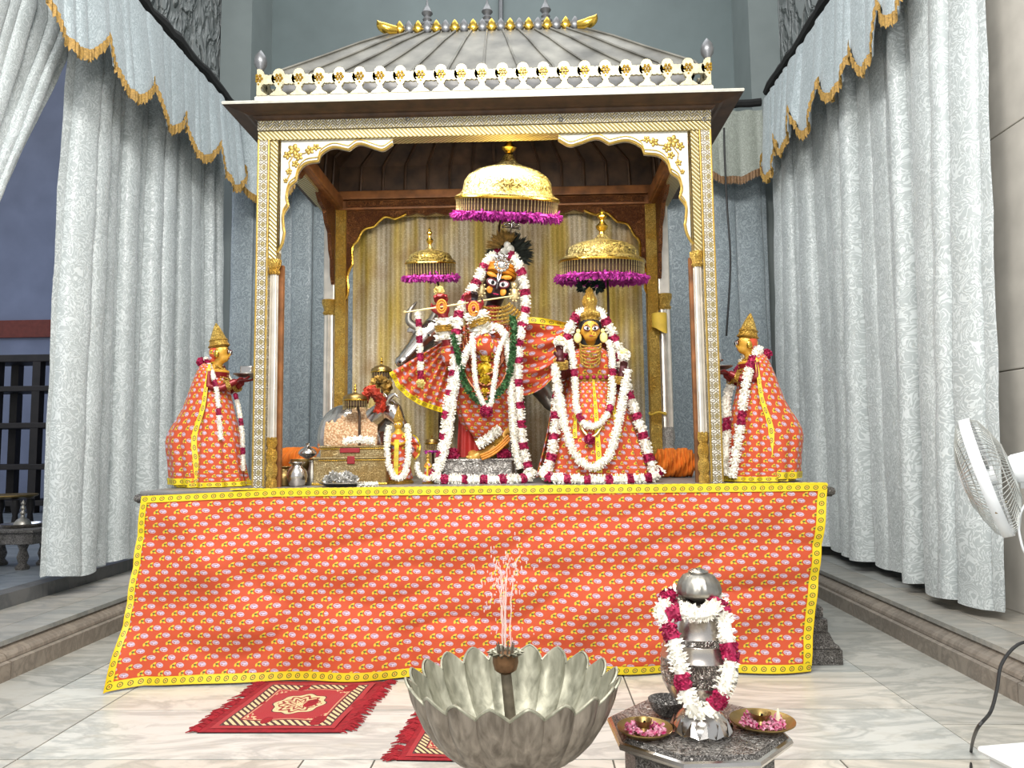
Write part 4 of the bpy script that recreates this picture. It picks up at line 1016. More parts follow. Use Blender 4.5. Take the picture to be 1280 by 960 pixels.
def plume2(mb):
    c=K(630,310,-.09); rr=random.Random(8)
    for k in range(70):
        a=lerp(.7,PI*1.0,rr.random()); d=Vector((cos(a),rr.uniform(-.2,.1),sin(a))); mb.petal(c+d*.02,d,Vector((-sin(a),0,cos(a))),.12*rr.uniform(.7,1),.018)
bbx('brown_feather_tuft',plain('brown_feather',hx('#94743a'),.6,.1,.4,40),kr,plume2,fixn=False)
def spark(mb):
    c=K(639,285,-.03); rr=random.Random(9); mb.tube([K(636,306,-.04),c],.006,6)
    for k in range(16): a=rr.uniform(-.3,PI+.3); e=c+Vector((cos(a)*.06,rr.uniform(-.02,.02),sin(a)*.035)); mb.tube([c,e],.003,5); mb.ell(e,.008,6,5)
bbx('crest_spray','silver',kr,spark)
for px,py,nm in((601,362,0),(643,368,1)):
    def ear(mb,px=px,py=py):
        c=K(px,py,-.07); mb.ell(c,(.032,.015,.05),14,8); mb.ell(c+Vector((0,-.008,.062)),(.022,.012,.022),10,8)
        for k in range(10): a=k*PI/5; mb.ell(c+Vector((.034*cos(a),-.008,.05*sin(a))),.009,6,5)
    bbx('ear_ornament',plain('pale_gold_filigree',hx('#cdb886'),.4,.5,.3,60),kr,ear)
def collar(mb):
    for k in range(5):
        w_=20+k*3.2; pts=[K(617+w_*cos(a),383+k*4-(1-sin(a))*5*0+ (6+k*2)*(sin(a)-.6),-.10-.06*sin(a)-.008*k) for a in[PI*i/18 for i in range(19)]]
        beads(mb,pts,.0105)
        mb.tube(pts,.006,5)
bbx('gold_collar','gold_emb',kr,collar)
for (c0,c1,r) in((K(558,425,-.17),K(556,398,-.18),.075),(K(604,418,-.22),K(595,390,-.23),.078)):
    rr=random.Random(int(r*1e4)); 
    for a,b in((0,.38),(.62,1)):
        mb=MB(); sg=cut([c0.lerp(c1,lerp(a,b,i/4)) for i in range(5)]); white_sec(mb,sg,r,rr,2.2); mb.build('wrist_garland',M['white_fl'],kr,world=True,fixn=False)
    bbx('bracelet','gold_emb',kr,lambda mb:bands(mb,c0.lerp(c1,.42),c1-c0,r*.86,3,.009,.014))
for px,py,dy,r in((552,383,-.262,.036),(592,386,-.292,.036)):
    def rg(mb):
        c=K(px,py,dy)
        for k in range(2): beads(mb,[c+Vector(((r-.014*k)*.85*cos(a),0,(r-.014*k)*1.2*sin(a))) for a in[i*PI/11 for i in range(22)]],.008)
    bbx('bead_rosette','orange',kr,rg)
def pend(mb):
    rr=random.Random(3)
    for (px,py,r) in((606,462,.052),(606,475,.04),(607,447,.035),(606,490,.03)): pom(mb,K(px,py,-.21),r,rr,50)
bbx('chest_pendant',plain('yellow_gold_flowers',hx('#d8b62a'),.5,.2,.25,50),kr,pend,fixn=False)
def neck2(mb):
    for off,w_,h in(NK,):
        pts=[K(607+w_*cos(a),402+h*sin(a)**.8,-.15-.07*sin(a)) for a in[PI*i/100 for i in range(101)]]; beads(mb,pts,.010)
mnk=plain('red_gold_beads',hx('#8a4a24'),.35,.5,.4,70)
for NK in((0,30,66),(1,24,80),(2,34,90)): bbx('bead_necklace',mnk,kr,neck2)
bbx('gold_anklet','gold_emb',kr,lambda mb:bands(mb,K(628,549,-.10),K(604,569,-.12)-K(628,549,-.10),.062,5,.010,.016))
def ank(mb):
    a,b=K(601,573,-.20),K(635,549,-.17); d=b-a
    for j in range(3): beads(mb,[a+d*(i/24)+Vector((.006*j,-.03*sin(PI*i/24),-.013*j+.022-.02*sin(PI*i/24))) for i in range(25)],.0085)
bbx('orange_anklet','orange',kr,ank)
mb=MB(); white_sec(mb,cut([K(597,557,-.19),K(610,548,-.19),K(625,535,-.17)]),.036,random.Random(4),1.4); mb.build('foot_garland',M['white_fl'],kr,world=True,fixn=False)
mb=MB(); a,b=K(506,390.5,-.27),K(641,370,-.2); mb.tube([a.lerp(b,i/12) for i in range(13)],[.0058]*13,10); mb.ell(a,(.010,.012,.012),8,6)
fl=mb.build('flute',plain('pale_gold_flute',hx('#d8c68c'),.35,.4)); center_origin(fl); tag(fl,'thin gold flute held to the lips of the central statue','flute')
rose('pale yellow flower ball on the raised hand of the flute playing statue',K(549,364,-.19),.036,'flower_ball','bud')
rose('red rose on the silver pedestal top below the cloth wing and tassel',K(566,569,-.12),.05); rose('red rose on the silver pedestal top next to the beaded anklet',K(630,569,-.14),.046)
garland('large white and crimson garland draped over the head of the flute player',[K(546,589,-.24),K(553,562,-.22),K(557,536,-.21),K(560,508,-.21),K(565,482,-.21),K(568,456,-.22),K(570,425,-.24),K(573,396,-.23),K(580,378,-.18),K(590,362,-.15),K(597,350,-.12),K(604,335,-.1),K(614,321,-.1),K(628,316,-.04),K(641,321,-.1),K(648,332,-.1),K(654,350,-.1),K(657,375,-.1),K(655,397,-.12),K(649,420,-.2),K(647,450,-.24),K(647,479,-.24),K(649,506,-.24),K(651,533,-.24),K(654,562,-.24),K(661,589,-.26)],.037,.092,.048)
garland('long white garland hanging from the shoulders of the flute playing statue',[K(549,588,-.27),K(556,565,-.25),K(561,545,-.25),K(564,520,-.25),K(568,490,-.26),K(575,462,-.27),K(586,436,-.27),K(600,418,-.24),K(614,408,-.2),K(628,414,-.22),K(636,440,-.27),K(639,490,-.28),K(641,525,-.28),K(644,560,-.28),K(650,586,-.28)],.027,1,0)
garland('green leaf garland in a V on the chest of the central statue',[K(566,418,-.26),K(574,448,-.27),K(580,476,-.28),K(592,496,-.28),K(606,505,-.29),K(618,496,-.29),K(634,476,-.3),K(641,440,-.3),K(642,410,-.27),K(641,396,-.2)],.025,1,0,leaf=True)
garland('thin white garland looped inside the green one on the central statue',[K(590,418,-.26),K(592,445,-.28),K(595,480,-.3),K(602,500,-.31),K(608,508,-.31),K(614,503,-.31),K(618,476,-.31),K(623,440,-.3),K(634,415,-.26)],.018,1,0)
rose('crimson rose hanging at the bottom of the green chest garland',K(608,514,-.31),.042)
garland('white and crimson garland lying on the altar before the silver pedestal',[K(541,592,-.22),K(549,598,-.30),K(570,599,-.31),K(600,600,-.31),K(630,599,-.31),K(655,598,-.30),K(668,590,-.24)],.036,.085,.045,start='r')
garland('short white and crimson flower tassel hanging from the flute before the cow head',[K(522,388,-.25),K(524,415,-.25),K(525,440,-.25),K(526,474,-.25)],.024,.06,.055)
rose('pale yellow flower ball at the end of the hanging flower tassel',K(526,479,-.25),.03,'flower_ball','bud')
# ---------------------------------------------------------------- veiled statue on the right
YQ=4.9
def Q2(px,py,dy=0): return P(px,py,YQ+dy)
s2=YQ/F; qb=Vector((Q2(745,595).x,YQ,ZT))
rd=thing('deity_statue','shorter yellow faced deity statue in a spreading orange dress with raised hands','statue',tuple(qb))
qc=Q2(738,414,-.06); qrx,qry,qrz=.066,.072,.078; QR=Matrix.Rotation(.0,3,'Z')
mb=MB(); head_shape(mb,qc,qrx,qry,qrz,QR); mb.tube([qc+Vector((0,.01,-.03)),Q2(738,434),Q2(738,445)],[.04,.036,.06],12)
mb.tube([Q2(738,440),Q2(739,455),Q2(740,475),Q2(743,520),Q2(745,590)],[.10,.115,.11,.15,.18],16,flat=.8)
mb.tube([Q2(719,446),Q2(708,466,-.04),Q2(702,470,-.10)],[.045,.04,.036],10); mb.tube([Q2(702,470,-.10),Q2(701,458,-.16),Q2(700,448,-.18)],[.036,.032,.028],10)
mb.tube([Q2(758,446),Q2(769,472,-.04),Q2(772,482,-.10)],[.045,.04,.036],10); mb.tube([Q2(772,482,-.10),Q2(775,474,-.16),Q2(778,468,-.18)],[.036,.032,.028],10)
hand(mb,Q2(700,443,-.19),(0,0,1),(0,-1,0),.07,.8,1); hand(mb,Q2(779,463,-.19),(.1,0,1),(0,-1,0),.07,.8,-1)
qm=body_mat('idol_yellow_body',hx('#4a1418'),hx('#c99a38'),.05,hx('#d09a34'),Q2(738,440).z-ZT,qc.x-qb.x-.12,qc.x-qb.x+.12)
mb.build('body',qm,rd,world=True,remesh=.008,smit=3); face(rd,qc,qrx,qry,qrz,QR,'maroon',tilak=False)
S2=lambda py,px,w,d,dy=0:(Q2(px,py).z,Q2(px,py).x,YQ+dy,w*s2,d)
bbx('hair','black',rd,lambda mb:(mb.ell(qc+Vector((0,.03,.02)),(.078,.075,.085),16,10),mb.ell(qc+Vector((0,.06,-.05)),(.08,.05,.1),14,10)))
mb,fn,per=robe([S2(436,738,16,.08),S2(444,738,25,.115),S2(460,739,27,.13),S2(478,740,26,.13)],80,.03,9,21); mb.build('blouse',M['print'],rd,world=True,fixn=False)
mb,fn,per=robe([S2(474,740,25,.13),S2(490,741,31,.15,-.005),S2(515,743,43,.18,-.01),S2(545,745,54,.21,-.015),S2(575,747,63,.235,-.02),S2(596,748,68,.25,-.02)],170,.045,17,22,nv=34); sk=mb.build('dress',M['print'],rd,world=True,fixn=False)
band(fn,.955,1,per,sk,parent=sk,cen=(qb.x,YQ)); 
mb=MB(); mb.grid(lambda a,b:(lambda p:p+Vector((0,-.012,0)))(fn(lerp(.738,.755,a)-.004*b,lerp(.03,.93,b))),3,30,uvf=lambda a,b:(b*.6,a)); mb.build('front_strip',M['border'],sk,world=True,fixn=False)
for u_ in(.655,.83):
    mb=MB(); mb.grid(lambda a,b:(lambda p:p+Vector((0,-.010,0)))(fn(u_+lerp(-.008,.008,a)+(.02*(b-.5) if u_<.7 else -.02*(b-.5)),lerp(.25,.62,b))),3,16,uvf=lambda a,b:(b*.3,a)); mb.build('front_strip',M['border'],sk,world=True,fixn=False)
mb,fv,per=robe([S2(388,738,10,.05,.05),S2(398,738,19,.08,.05),S2(420,738,22,.10,.06),S2(442,739,36,.11,.07),S2(480,741,47,.14,.08),S2(540,745,60,.18,.09),S2(596,747,75,.2,.09)],120,.03,10,23,a0=-.25,a1=PI+.25,nv=40); ve=mb.build('veil',M['print'],rd,world=True,fixn=False)
def crown(mb):
    c=Q2(738,401,-.05); z=c.z
    mb.lathe([(.062,z-.012),(.068,z+.005),(.064,z+.02),(.072,z+.035),(.06,z+.055),(.045,z+.08),(.036,z+.10),(.046,z+.115),(.05,z+.14),(.04,z+.165),(.028,z+.185),(.022,z+.2),(.026,z+.21),(.001,z+.235)],c=(c.x,c.y+.03,0),n=24,mod=lambda a,i:1+.05*cos(a*12))
    for k in range(9): a=-PI/2+(k-4)*.3; mb.ell((c.x+.07*cos(a),c.y+.03+.07*sin(a),z+.03+.02*(1-abs(k-4)/4)),(.012,.01,.018),8,6)
bbx('crown','gold_emb',rd,crown)
def qpl(mb):
    rr=random.Random(4)
    for sx in(-1,1):
        c=Q2(738+sx*8,358,0)
        for k in range(60): a=rr.uniform(0,2*PI); d=Vector((cos(a)*1.2+sx*.5,rr.uniform(-.3,.3),sin(a)*.8)).normalized(); mb.petal(c+d*.01,d,Vector((-d.z,0,d.x)),.05*rr.uniform(.7,1.1),.018)
bbx('crown_feathers',plain('black_green_feather',hx('#182420'),.4,.2,.5,40),rd,qpl,fixn=False)
for sx in(-1,1):
    bbx('ear_ornament','bud',rd,lambda mb:(mb.ell(qc+Vector((sx*.085,-.01,-.045)),(.026,.014,.036),12,8),mb.ell(qc+Vector((sx*.08,-.01,0)),(.014,.01,.016),8,6)))
def qneck(mb):
    for k in range(7):
        pts=[Q2(738+(13-.2*k)*cos(a),432+k*3.4+ (3+1.0*k)*sin(a)-2,-.13-.03*sin(a)-.004*k) for a in[PI*i/16 for i in range(17)]]; beads(mb,pts,.0075)
bbx('gold_necklace','gold_emb',rd,qneck)
bbx('nose_ring','gold',rd,lambda mb:mb.tube([qc+Vector((.016+.012*cos(a),-.08,-.03+.012*sin(a))) for a in[i*PI/8 for i in range(16)]],.002,5,closed=True))
def belt(mb):
    c=Q2(740,474); bands(mb,c+Vector((0,0,-.018)),(0,0,1),.138,3,.009,.016)
bbx('jewelled_belt','gold_emb',rd,belt)
def gems(mb):
    c=Q2(740,474)
    for k in range(7): a=-PI/2+(k-3)*.28; mb.ell((c.x+.148*cos(a),c.y+.148*sin(a),c.z),.014,10,8)
bbx('belt_gems','rose',rd,gems)
for c,ax in((Q2(701,457,-.165),(0,-.3,1)),(Q2(775,475,-.16),(.1,-.3,1))): bbx('bracelet','gold_emb',rd,lambda mb:bands(mb,Vector(c)-Vector((0,0,.015)),ax,.042,4,.008,.013))
def chain(mb):
    beads(mb,[Q2(739+22*cos(a),470+76*sin(a)**.9,-.17-.08*sin(a)) for a in[PI*i/70 for i in range(71)]],.0085)
bbx('long_bead_chain',M['bead'],rd,chain)
for px,py,lb in((700,428,'left'),(780,444,'right')):
    mb=MB(); pom(mb,Q2(px,py,-.19),.042,random.Random(px),60); o=mb.build('flower_ball',M['white_fl'],fixn=False); center_origin(o); tag(o,f'white flower ball with pale top on the {lb} raised hand of the veiled statue','flower')
    mb=MB(); mb.ell(Q2(px,py-4,-.2),(.028,.026,.022),12,8); mb.build('pale_bud',M['bud'],o,off=o.location)
garland('large white and crimson garland draped over the head of the veiled statue',[Q2(683,592,-.2),Q2(690,569,-.19),Q2(693,546,-.17),Q2(695,521,-.14),Q2(697,488,-.1),Q2(700,462,-.06),Q2(705,436,-.06),Q2(712,411,-.05),Q2(720,396,-.05),Q2(731,389,-.02),Q2(745,389,-.02),Q2(754,396,-.05),Q2(763,412,-.05),Q2(773,437,-.06),Q2(780,463,-.08),Q2(785,488,-.1),Q2(793,513,-.13),Q2(803,541,-.16),Q2(810,568,-.18),Q2(818,591,-.2)],.036,.092,.046)
garland('long white garland in a U between the raised hands of the veiled statue',[Q2(694,455,-.2),Q2(696,478,-.21),Q2(700,500,-.23),Q2(706,531,-.27),Q2(718,567,-.30),Q2(740,584,-.32),Q2(762,568,-.30),Q2(773,528,-.27),Q2(780,490,-.22),Q2(785,462,-.2)],.03,1,0)
garland('inner white garland with crimson roses on the chest of the veiled statue',[Q2(712,426,-.10),Q2(716,450,-.15),Q2(719,480,-.18),Q2(721,510,-.22),Q2(730,529,-.25),Q2(742,533,-.26),Q2(755,524,-.24),Q2(764,504,-.21),Q2(766,470,-.18),Q2(765,445,-.14),Q2(761,426,-.1)],.024,.22,.055)
rose('crimson rose at the bottom of the bead chain on the veiled statue dress',Q2(737,549,-.27),.034)
garland('white and crimson garland lying on the altar around the hem of the veiled statue',[Q2(678,588,-.16),Q2(688,597,-.26),Q2(715,599,-.31),Q2(748,600,-.32),Q2(785,599,-.31),Q2(812,597,-.27),Q2(826,588,-.16)],.036,.085,.045)
# ---------------------------------------------------------------- two attendants
def attendant(label,px,py,Y,d,seed):
    b=P(px,py,Y); b.z=ZT
    t=thing('attendant_statue',label,'statue',tuple(b)); L=lambda f,l,z:Vector((b.x+d*f,b.y+l,b.z+z))
    RZ=Matrix.Rotation(PI/2*d,3,'Z')   # -Y face turned towards d
    hc=L(.055,0,.87); mb=MB(); head_shape(mb,hc,.05,.06,.068,RZ); mb.tube([hc+Vector((-d*.005,0,-.03)),L(.03,0,.79),L(.02,0,.75)],[.034,.032,.06],12)
    mb.tube([L(.02,0,.76),L(.015,0,.66),L(0,0,.5),L(0,0,.25),L(0,0,.02)],[.09,.085,.09,.11,.12],14)
    for sl in(-1,1):
        mb.tube([L(.02,sl*.1,.755),L(.03,sl*.12,.64),L(.10,sl*.09,.63)],[.035,.03,.028],10); mb.tube([L(.10,sl*.09,.63),L(.155,sl*.06,.665),L(.18,sl*.05,.68)],[.028,.024,.022],10)
        hand(mb,L(.21,sl*.045,.69),(d,-sl*.2*0,.05),(0,0,1),.06,.45,sl*d)
    bm=body_mat('attendant_body_%d'%seed,hx('#7a1a1c'),hx('#c99a38'),.05,hx('#cf9c3a'),.74); mb.build('body',bm,t,world=True,remesh=.007,smit=2)
    face(t,hc,.05,.06,.068,RZ,'maroon',tilak=False)
    bbx('hair_cloth','print',t,lambda mb:(mb.ell(hc+Vector((-d*.03,0,.005)),(.045,.055,.06),14,10),mb.ell(hc+Vector((-d*.045,0,-.04)),(.03,.04,.04),12,8)))
    def hat(mb):
        pts=[(.058,.0),(.062,.012),(.058,.03),(.05,.06),(.036,.1),(.018,.14),(.004,.165)]
        vs=[];fs=[];n=20
        for i,(r,z) in enumerate(pts):
            for k in range(n): a=2*PI*k/n; vs.append(hc+Vector((-d*.012+r*cos(a)-d*z*.15,r*.95*sin(a),.035+z+.012*(-d*cos(a))*(1-z/.17)*-1)))
        for i in range(len(pts)-1):
            for k in range(n): fs.append((i*n+k,i*n+(k+1)%n,(i+1)*n+(k+1)%n,(i+1)*n+k))
        mb.add(vs,fs)
        for z,r in((.012,.064),(.05,.055)): mb.tube([hc+Vector((-d*.012+r*cos(a)-d*z*.15,r*.95*sin(a),.035+z+.012*cos(a)*d*(1-z/.17))) for a in[i*PI/10 for i in range(20)]],.005,5,closed=True)
    bbx('pointed_crown','gold_emb',t,hat)
    for sl in(-1,1): bbx('ear_ornament','gold',t,lambda mb:mb.ell(hc+Vector((-d*.005,sl*.058,-.01)),(.018,.012,.028),10,8))
    def nk(mb):
        for k in range(5): beads(mb,[L(.045+(.03+.012*k)*sin(a)*1.0,(.045+.006*k)*cos(a),.785-.022*k-.02*sin(a)) for a in[PI*i/12 for i in range(13)]],.008)
    bbx('gold_necklace','gold_emb',t,nk)
    for sl in(-1,1): bbx('bracelet','gold_emb',t,lambda mb:bands(mb,L(.13,sl*.075,.648),(d*.8,-sl*.3,.3),.03,3,.005,.009))
    def sec(z,f0,f1,ry): 
        return (b.z+z,b.x+d*(f0+f1)/2,b.y,(f0-f1)/2,ry)
    mb,fn,per=robe([sec(.70,.10,-.05,.10),sec(.6,.115,-.07,.12),sec(.45,.15,-.12,.15),sec(.28,.185,-.16,.18),sec(.12,.215,-.18,.2),sec(.005,.24,-.19,.21)],150,.055,13,seed,nv=34); dr=mb.build('dress',M['print'],t,world=True,fixn=False); band(fn,.945,1,per,dr,parent=dr,cen=(b.x,b.y),n=150)
    c0=0 if d<0 else PI
    # cape : opens to the front
    OP=1.15; a0,a1=(OP,2*PI-OP) if d>0 else (PI+OP,3*PI-OP)
    mb,fc,per=robe([sec(.80,.05,-.055,.07),sec(.765,.085,-.075,.125),sec(.66,.10,-.115,.15),sec(.5,.11,-.17,.17),sec(.32,.10,-.265,.19),sec(.16,.12,-.25,.20),sec(.02,.13,-.235,.20)],120,.035,9,seed+3,a0=a0,a1=a1,nv=36)
    cp=mb.build('cape',M['print'],t,world=True,fixn=False)
    for u0,u1 in((0,.045),(.955,1)): 
        m2=MB(); 
        def g(a,bb_): 
            p=fc(lerp(u0,u1,a),bb_); e=Vector((p.x-b.x,p.y-b.y,0)); return p+e.normalized()*.006
        m2.grid(g,3,50,uvf=lambda a,bb_:(bb_*.85,a)); m2.build('border_strip',M['border'],cp,world=True,fixn=False)
    band(fc,.95,1,per,cp,parent=cp,cen=(b.x,b.y))
    return t,L
tr,LR=attendant('attendant statue in orange cape with a garland of big crimson roses, holding a tray',950,600,4.74,-1,41)
tl,LL=attendant('attendant statue in orange cape holding a dark tray with a silver box',262,612,4.78,1,57)
def tray(label,L,mat,f=.235):
    c=L(f,0,.712); mb=MB(); mb.lathe([(.001,-.004),(.06,-.003),(.095,.012),(.1,.014),(.1,.018),(.09,.012),(.06,.004),(.001,.003)],n=28,sx=.9,sy=.9); o=mb.build('tray',M[mat]); o.location=c; tag(o,label,'tray'); return c
c=tray('small silver tray with a bird lamp, held by an attendant statue',LR,'silver_dull')
t=thing('silver_oil_lamp','tiny silver bird shaped lamp on an attendant tray','lamp',tuple(c+Vector((0,0,.004))))
bbx('lamp_base','silver',t,lambda mb:mb.lathe([(.03,.004),(.028,.01),(.012,.018),(.01,.04),(.03,.05),(.034,.06),(.02,.062)],c=tuple(c),n=16))
bbx('bird_handle','silver',t,lambda mb:(mb.tube(spline([c+Vector((.02,0,.055)),c+Vector((-.0,0,.075)),c+Vector((-.03,0,.08)),c+Vector((-.045,0,.1))],4),[.008]*5+[.006]*8,8),mb.ell(c+Vector((-.05,0,.105)),(.014,.009,.009),8,6),mb.ell(c+Vector((.01,0,.085)),(.012,.01,.028),8,6)))
c=tray('dark silver tray under the silver box, half behind a pillar',LL,'silver_dull')
o=bbx('silver_box','silver',None,lambda mb:mb.box(c+Vector((.005,0,.037)),(.075,.09,.06)),bevel=.006); center_origin(o); tag(o,'small silver box on an attendant statue dark tray','box')
garland('long white garland with big crimson roses on the attendant with the bird lamp',[LR(.22,-.17,.03),LR(.2,-.175,.12),LR(.175,-.17,.26),LR(.15,-.16,.36),LR(.125,-.15,.5),LR(.10,-.135,.62),LR(.06,-.12,.74),LR(0,-.06,.815),LR(-.02,.0,.83),LR(.03,.07,.81),LR(.11,.1,.66),LR(.17,.05,.55),LR(.2,-.02,.42),LR(.215,-.06,.28),LR(.235,-.1,.16),LR(.25,-.12,.04)],.03,.30,.09)
garland('white garland on the attendant statue with the silver box',[LL(.13,-.15,.3),LL(.115,-.15,.45),LL(.09,-.14,.62),LL(.04,-.11,.75),LL(-.02,-.05,.82),LL(-.035,0,.83),LL(.02,.06,.81),LL(.1,.09,.66),LL(.2,.0,.4),LL(.235,-.04,.1)],.016,.16,.05)
rose('crimson rose at the nape of the attendant with the bird lamp',LR(-.065,-.03,.80),.035); rose('crimson rose at the nape of the attendant with the silver box',LL(-.06,-.03,.81),.033)
# ================================================ COWS AND ALTAR ITEMS
def G(px,py,Y): return P(px,py,Y)
def cow_eye(parent,c,r): bbx('eye','eye',parent,lambda mb:mb.ell(c,(r,r*.6,r*.75),10,8)); bbx('pupil','pupil',parent,lambda mb:mb.ell(Vector(c)+Vector((0,-r*.45,0)),(r*.5,r*.4,r*.5),8,6))
c1=thing('silver_cow','bright standing silver cow whose head shows beside the flute','cow statue',(G(610,590,5.55).x,5.55,ZT))
def cow1(mb):
    Y=5.42
    mb.tube([G(543,412,Y),G(532,420,Y-.02),G(518,436,Y-.05),G(506,449,Y-.07)],[.085,.092,.068,.056],14); mb.ell(G(503,452,Y-.075),(.058,.052,.048),14,10); mb.ell(G(541,409,Y),(.075,.085,.07),14,10)
    mb.tube([G(545,418,Y+.03),G(565,440,5.5),G(588,462,5.55)],[.095,.12,.16],14)
    mb.tube([G(578,462,5.55),G(610,468,5.58),G(642,466,5.6)],[.16,.19,.17],16)
    for px,yy in((588,5.47),(592,5.64),(636,5.5),(640,5.68)): mb.tube([G(px,480,yy),G(px,530,yy),(G(px,560,yy).x,yy,ZT+.12),(G(px,590,yy).x,yy,ZT+.005)],[.08,.05,.036,.046],10)
    for sx,px in((-1,527),(1,550)): 
        a=G(px,409,Y); mb.tube([a,a+Vector((sx*.07,0,-.01)),a+Vector((sx*.11,-.01,-.035))],[.022,.04,.012],8,flat=.5)
bbx('body','silver',c1,cow1,remesh=.011,smit=4)
for pts in([G(521,410,5.42),G(511,401,5.40),G(513,388,5.39),G(521,377,5.39)],[G(534,406,5.40),G(541,398,5.38),G(545,387,5.37),G(547,377,5.37)]): bbx('horn','silver_dull',c1,lambda mb:mb.tube(spline(pts,4),[.03,.03,.03,.029,.028,.026,.024,.022,.02,.017,.014,.01,.004],10))
cow_eye(c1,G(536,419,5.33),.02)
bbx('nostril','pupil',c1,lambda mb:mb.ell(G(500,452,5.30),(.012,.01,.012),8,6))
c2=thing('silver_cow','dark silver cow whose muzzle shows between the two statues','cow statue',(G(650,590,5.95).x,5.95,ZT))
def cow2(mb):
    Y=5.62
    mb.tube([G(662,468,Y),G(672,480,Y-.03),G(683,496,Y-.06),G(688,505,Y-.07)],[.08,.085,.066,.055],14); mb.ell(G(690,507,Y-.075),(.055,.05,.045),14,10)
    mb.tube([G(660,470,Y+.05),G(652,470,5.82),G(642,468,5.96)],[.09,.11,.13],14); mb.tube([G(640,466,5.96),G(615,466,5.97),G(595,466,5.97)],[.13,.15,.13],14)
    for px,yy in((638,5.92),(640,6.02),(596,5.92),(598,6.02)): mb.tube([G(px,485,yy),G(px,535,yy),(G(px,590,yy).x,yy,ZT+.005)],[.075,.045,.042],10)
bbx('body','silver_dull',c2,cow2,remesh=.012,smit=4)
for pts in([G(655,463,5.52),G(648,455,5.5),G(650,444,5.49),G(655,436,5.49)],[G(668,463,5.5),G(676,456,5.5),G(678,446,5.5),G(674,438,5.5)]): bbx('horn','silver_dull',c2,lambda mb:mb.tube(spline(pts,4),[.026,.026,.026,.025,.024,.022,.02,.018,.016,.014,.01,.008,.004],10))
bbx('ear','silver_dull',c2,lambda mb:mb.tube([G(656,472,5.5),G(647,477,5.46),G(641,484,5.45)],[.02,.035,.01],8,flat=.5))
cow_eye(c2,G(673,477,5.43),.018)
# lying cow
c3=thing('silver_cow','small silver cow lying with a peach beaded saddle cloth','cow statue',(G(445,590,5.2).x,5.2,ZT))
def cow3(mb):
    Y=5.2
    mb.ell(G(432,547,Y),(.20,.17,.235),18,12); mb.ell(G(455,555,Y),(.2,.16,.2),16,12); mb.ell(G(425,575,Y),(.17,.2,.11),14,10); mb.ell(G(465,578,Y),(.14,.17,.1),14,10)
    mb.tube([G(462,535,Y),G(474,522,Y-.06),G(484,512,Y-.1)],[.12,.095,.08],14); mb.tube([G(484,509,Y-.1),G(492,516,Y-.14),G(499,526,Y-.18)],[.075,.07,.045],14); mb.ell(G(501,529,Y-.19),(.045,.04,.036),12,8)
    mb.tube([G(480,510,Y-.08),G(473,514,Y-.1),G(468,521,Y-.12)],[.018,.034,.01],8,flat=.5)
    mb.ell((G(440,590,Y).x,Y,ZT+.09),(.26,.18,.088),14,8)
bbx('body','silver',c3,cow3,remesh=.010,smit=4)
for pts in([G(480,508,5.03),G(485,499,5.02),G(493,493,5.01),G(498,497,5.0)],[G(474,511,5.08),G(479,503,5.06),G(484,497,5.05),G(480,492,5.04)]): bbx('horn','silver',c3,lambda mb:mb.tube(spline(pts,4),[.02,.02,.02,.02,.019,.018,.017,.015,.013,.011,.009,.007,.004],10))
cow_eye(c3,G(489,513,4.96),.014)
def blanket(u,v):
    a=lerp(-.15,PI+.15,u); th=lerp(-.95,.95,v); q=G(445,552,5.2); return Vector((q.x+.225*sin(th)*1.0,q.y-.19*cos(a)*cos(th)**.3,q.z+.005+.235*sin(a)*cos(th)**.4+.006*sin(u*60)*sin(v*50)))
mb=MB(); mb.grid(blanket,80,60)
def peach():
    n=NT('peach_beaded_cloth'); k=n.vor(n.obj(),75); n.bump(k,.9,.006); return n.set(n.ramp(k,[(.1,hx('#ecd0aa')),(.65,hx('#b58a62'))]),.6,.1)
mb.build('saddle_cloth',peach(),c3,world=True,fixn=False)
mb=MB(); rr=random.Random(3)
pth=cut([G(456,499,5.02),G(462,488,5.0),G(470,492,4.98),G(476,505,4.98),G(474,515,4.98)])
petals(mb,pth,.05,rr,160,.7,.8,1.2,.2); mb.tube(pth,.03,6)
o=mb.build('flower_garland',plain('red_marigold_mix',hx('#b3361c'),.7,0,.5,12),fixn=False); center_origin(o); tag(o,'red and gold flower garland on the neck of the lying cow','garland')
mb=MB(); petals(mb,cut([G(466,486,5.2),G(472,478,5.2),G(480,478,5.2),G(487,486,5.2)]),.06,rr,110,.8,.8,1.2,.1); mb.tube(cut([G(466,486,5.2),G(472,478,5.2),G(480,478,5.2),G(487,486,5.2)]),.03,6); o=mb.build('flower_bunch',plain('gold_flower_mix',hx('#b08a3c'),.6,.2,.5,14),fixn=False); center_origin(o); tag(o,'bunch of gold flowers behind the lying cow head','flowers')
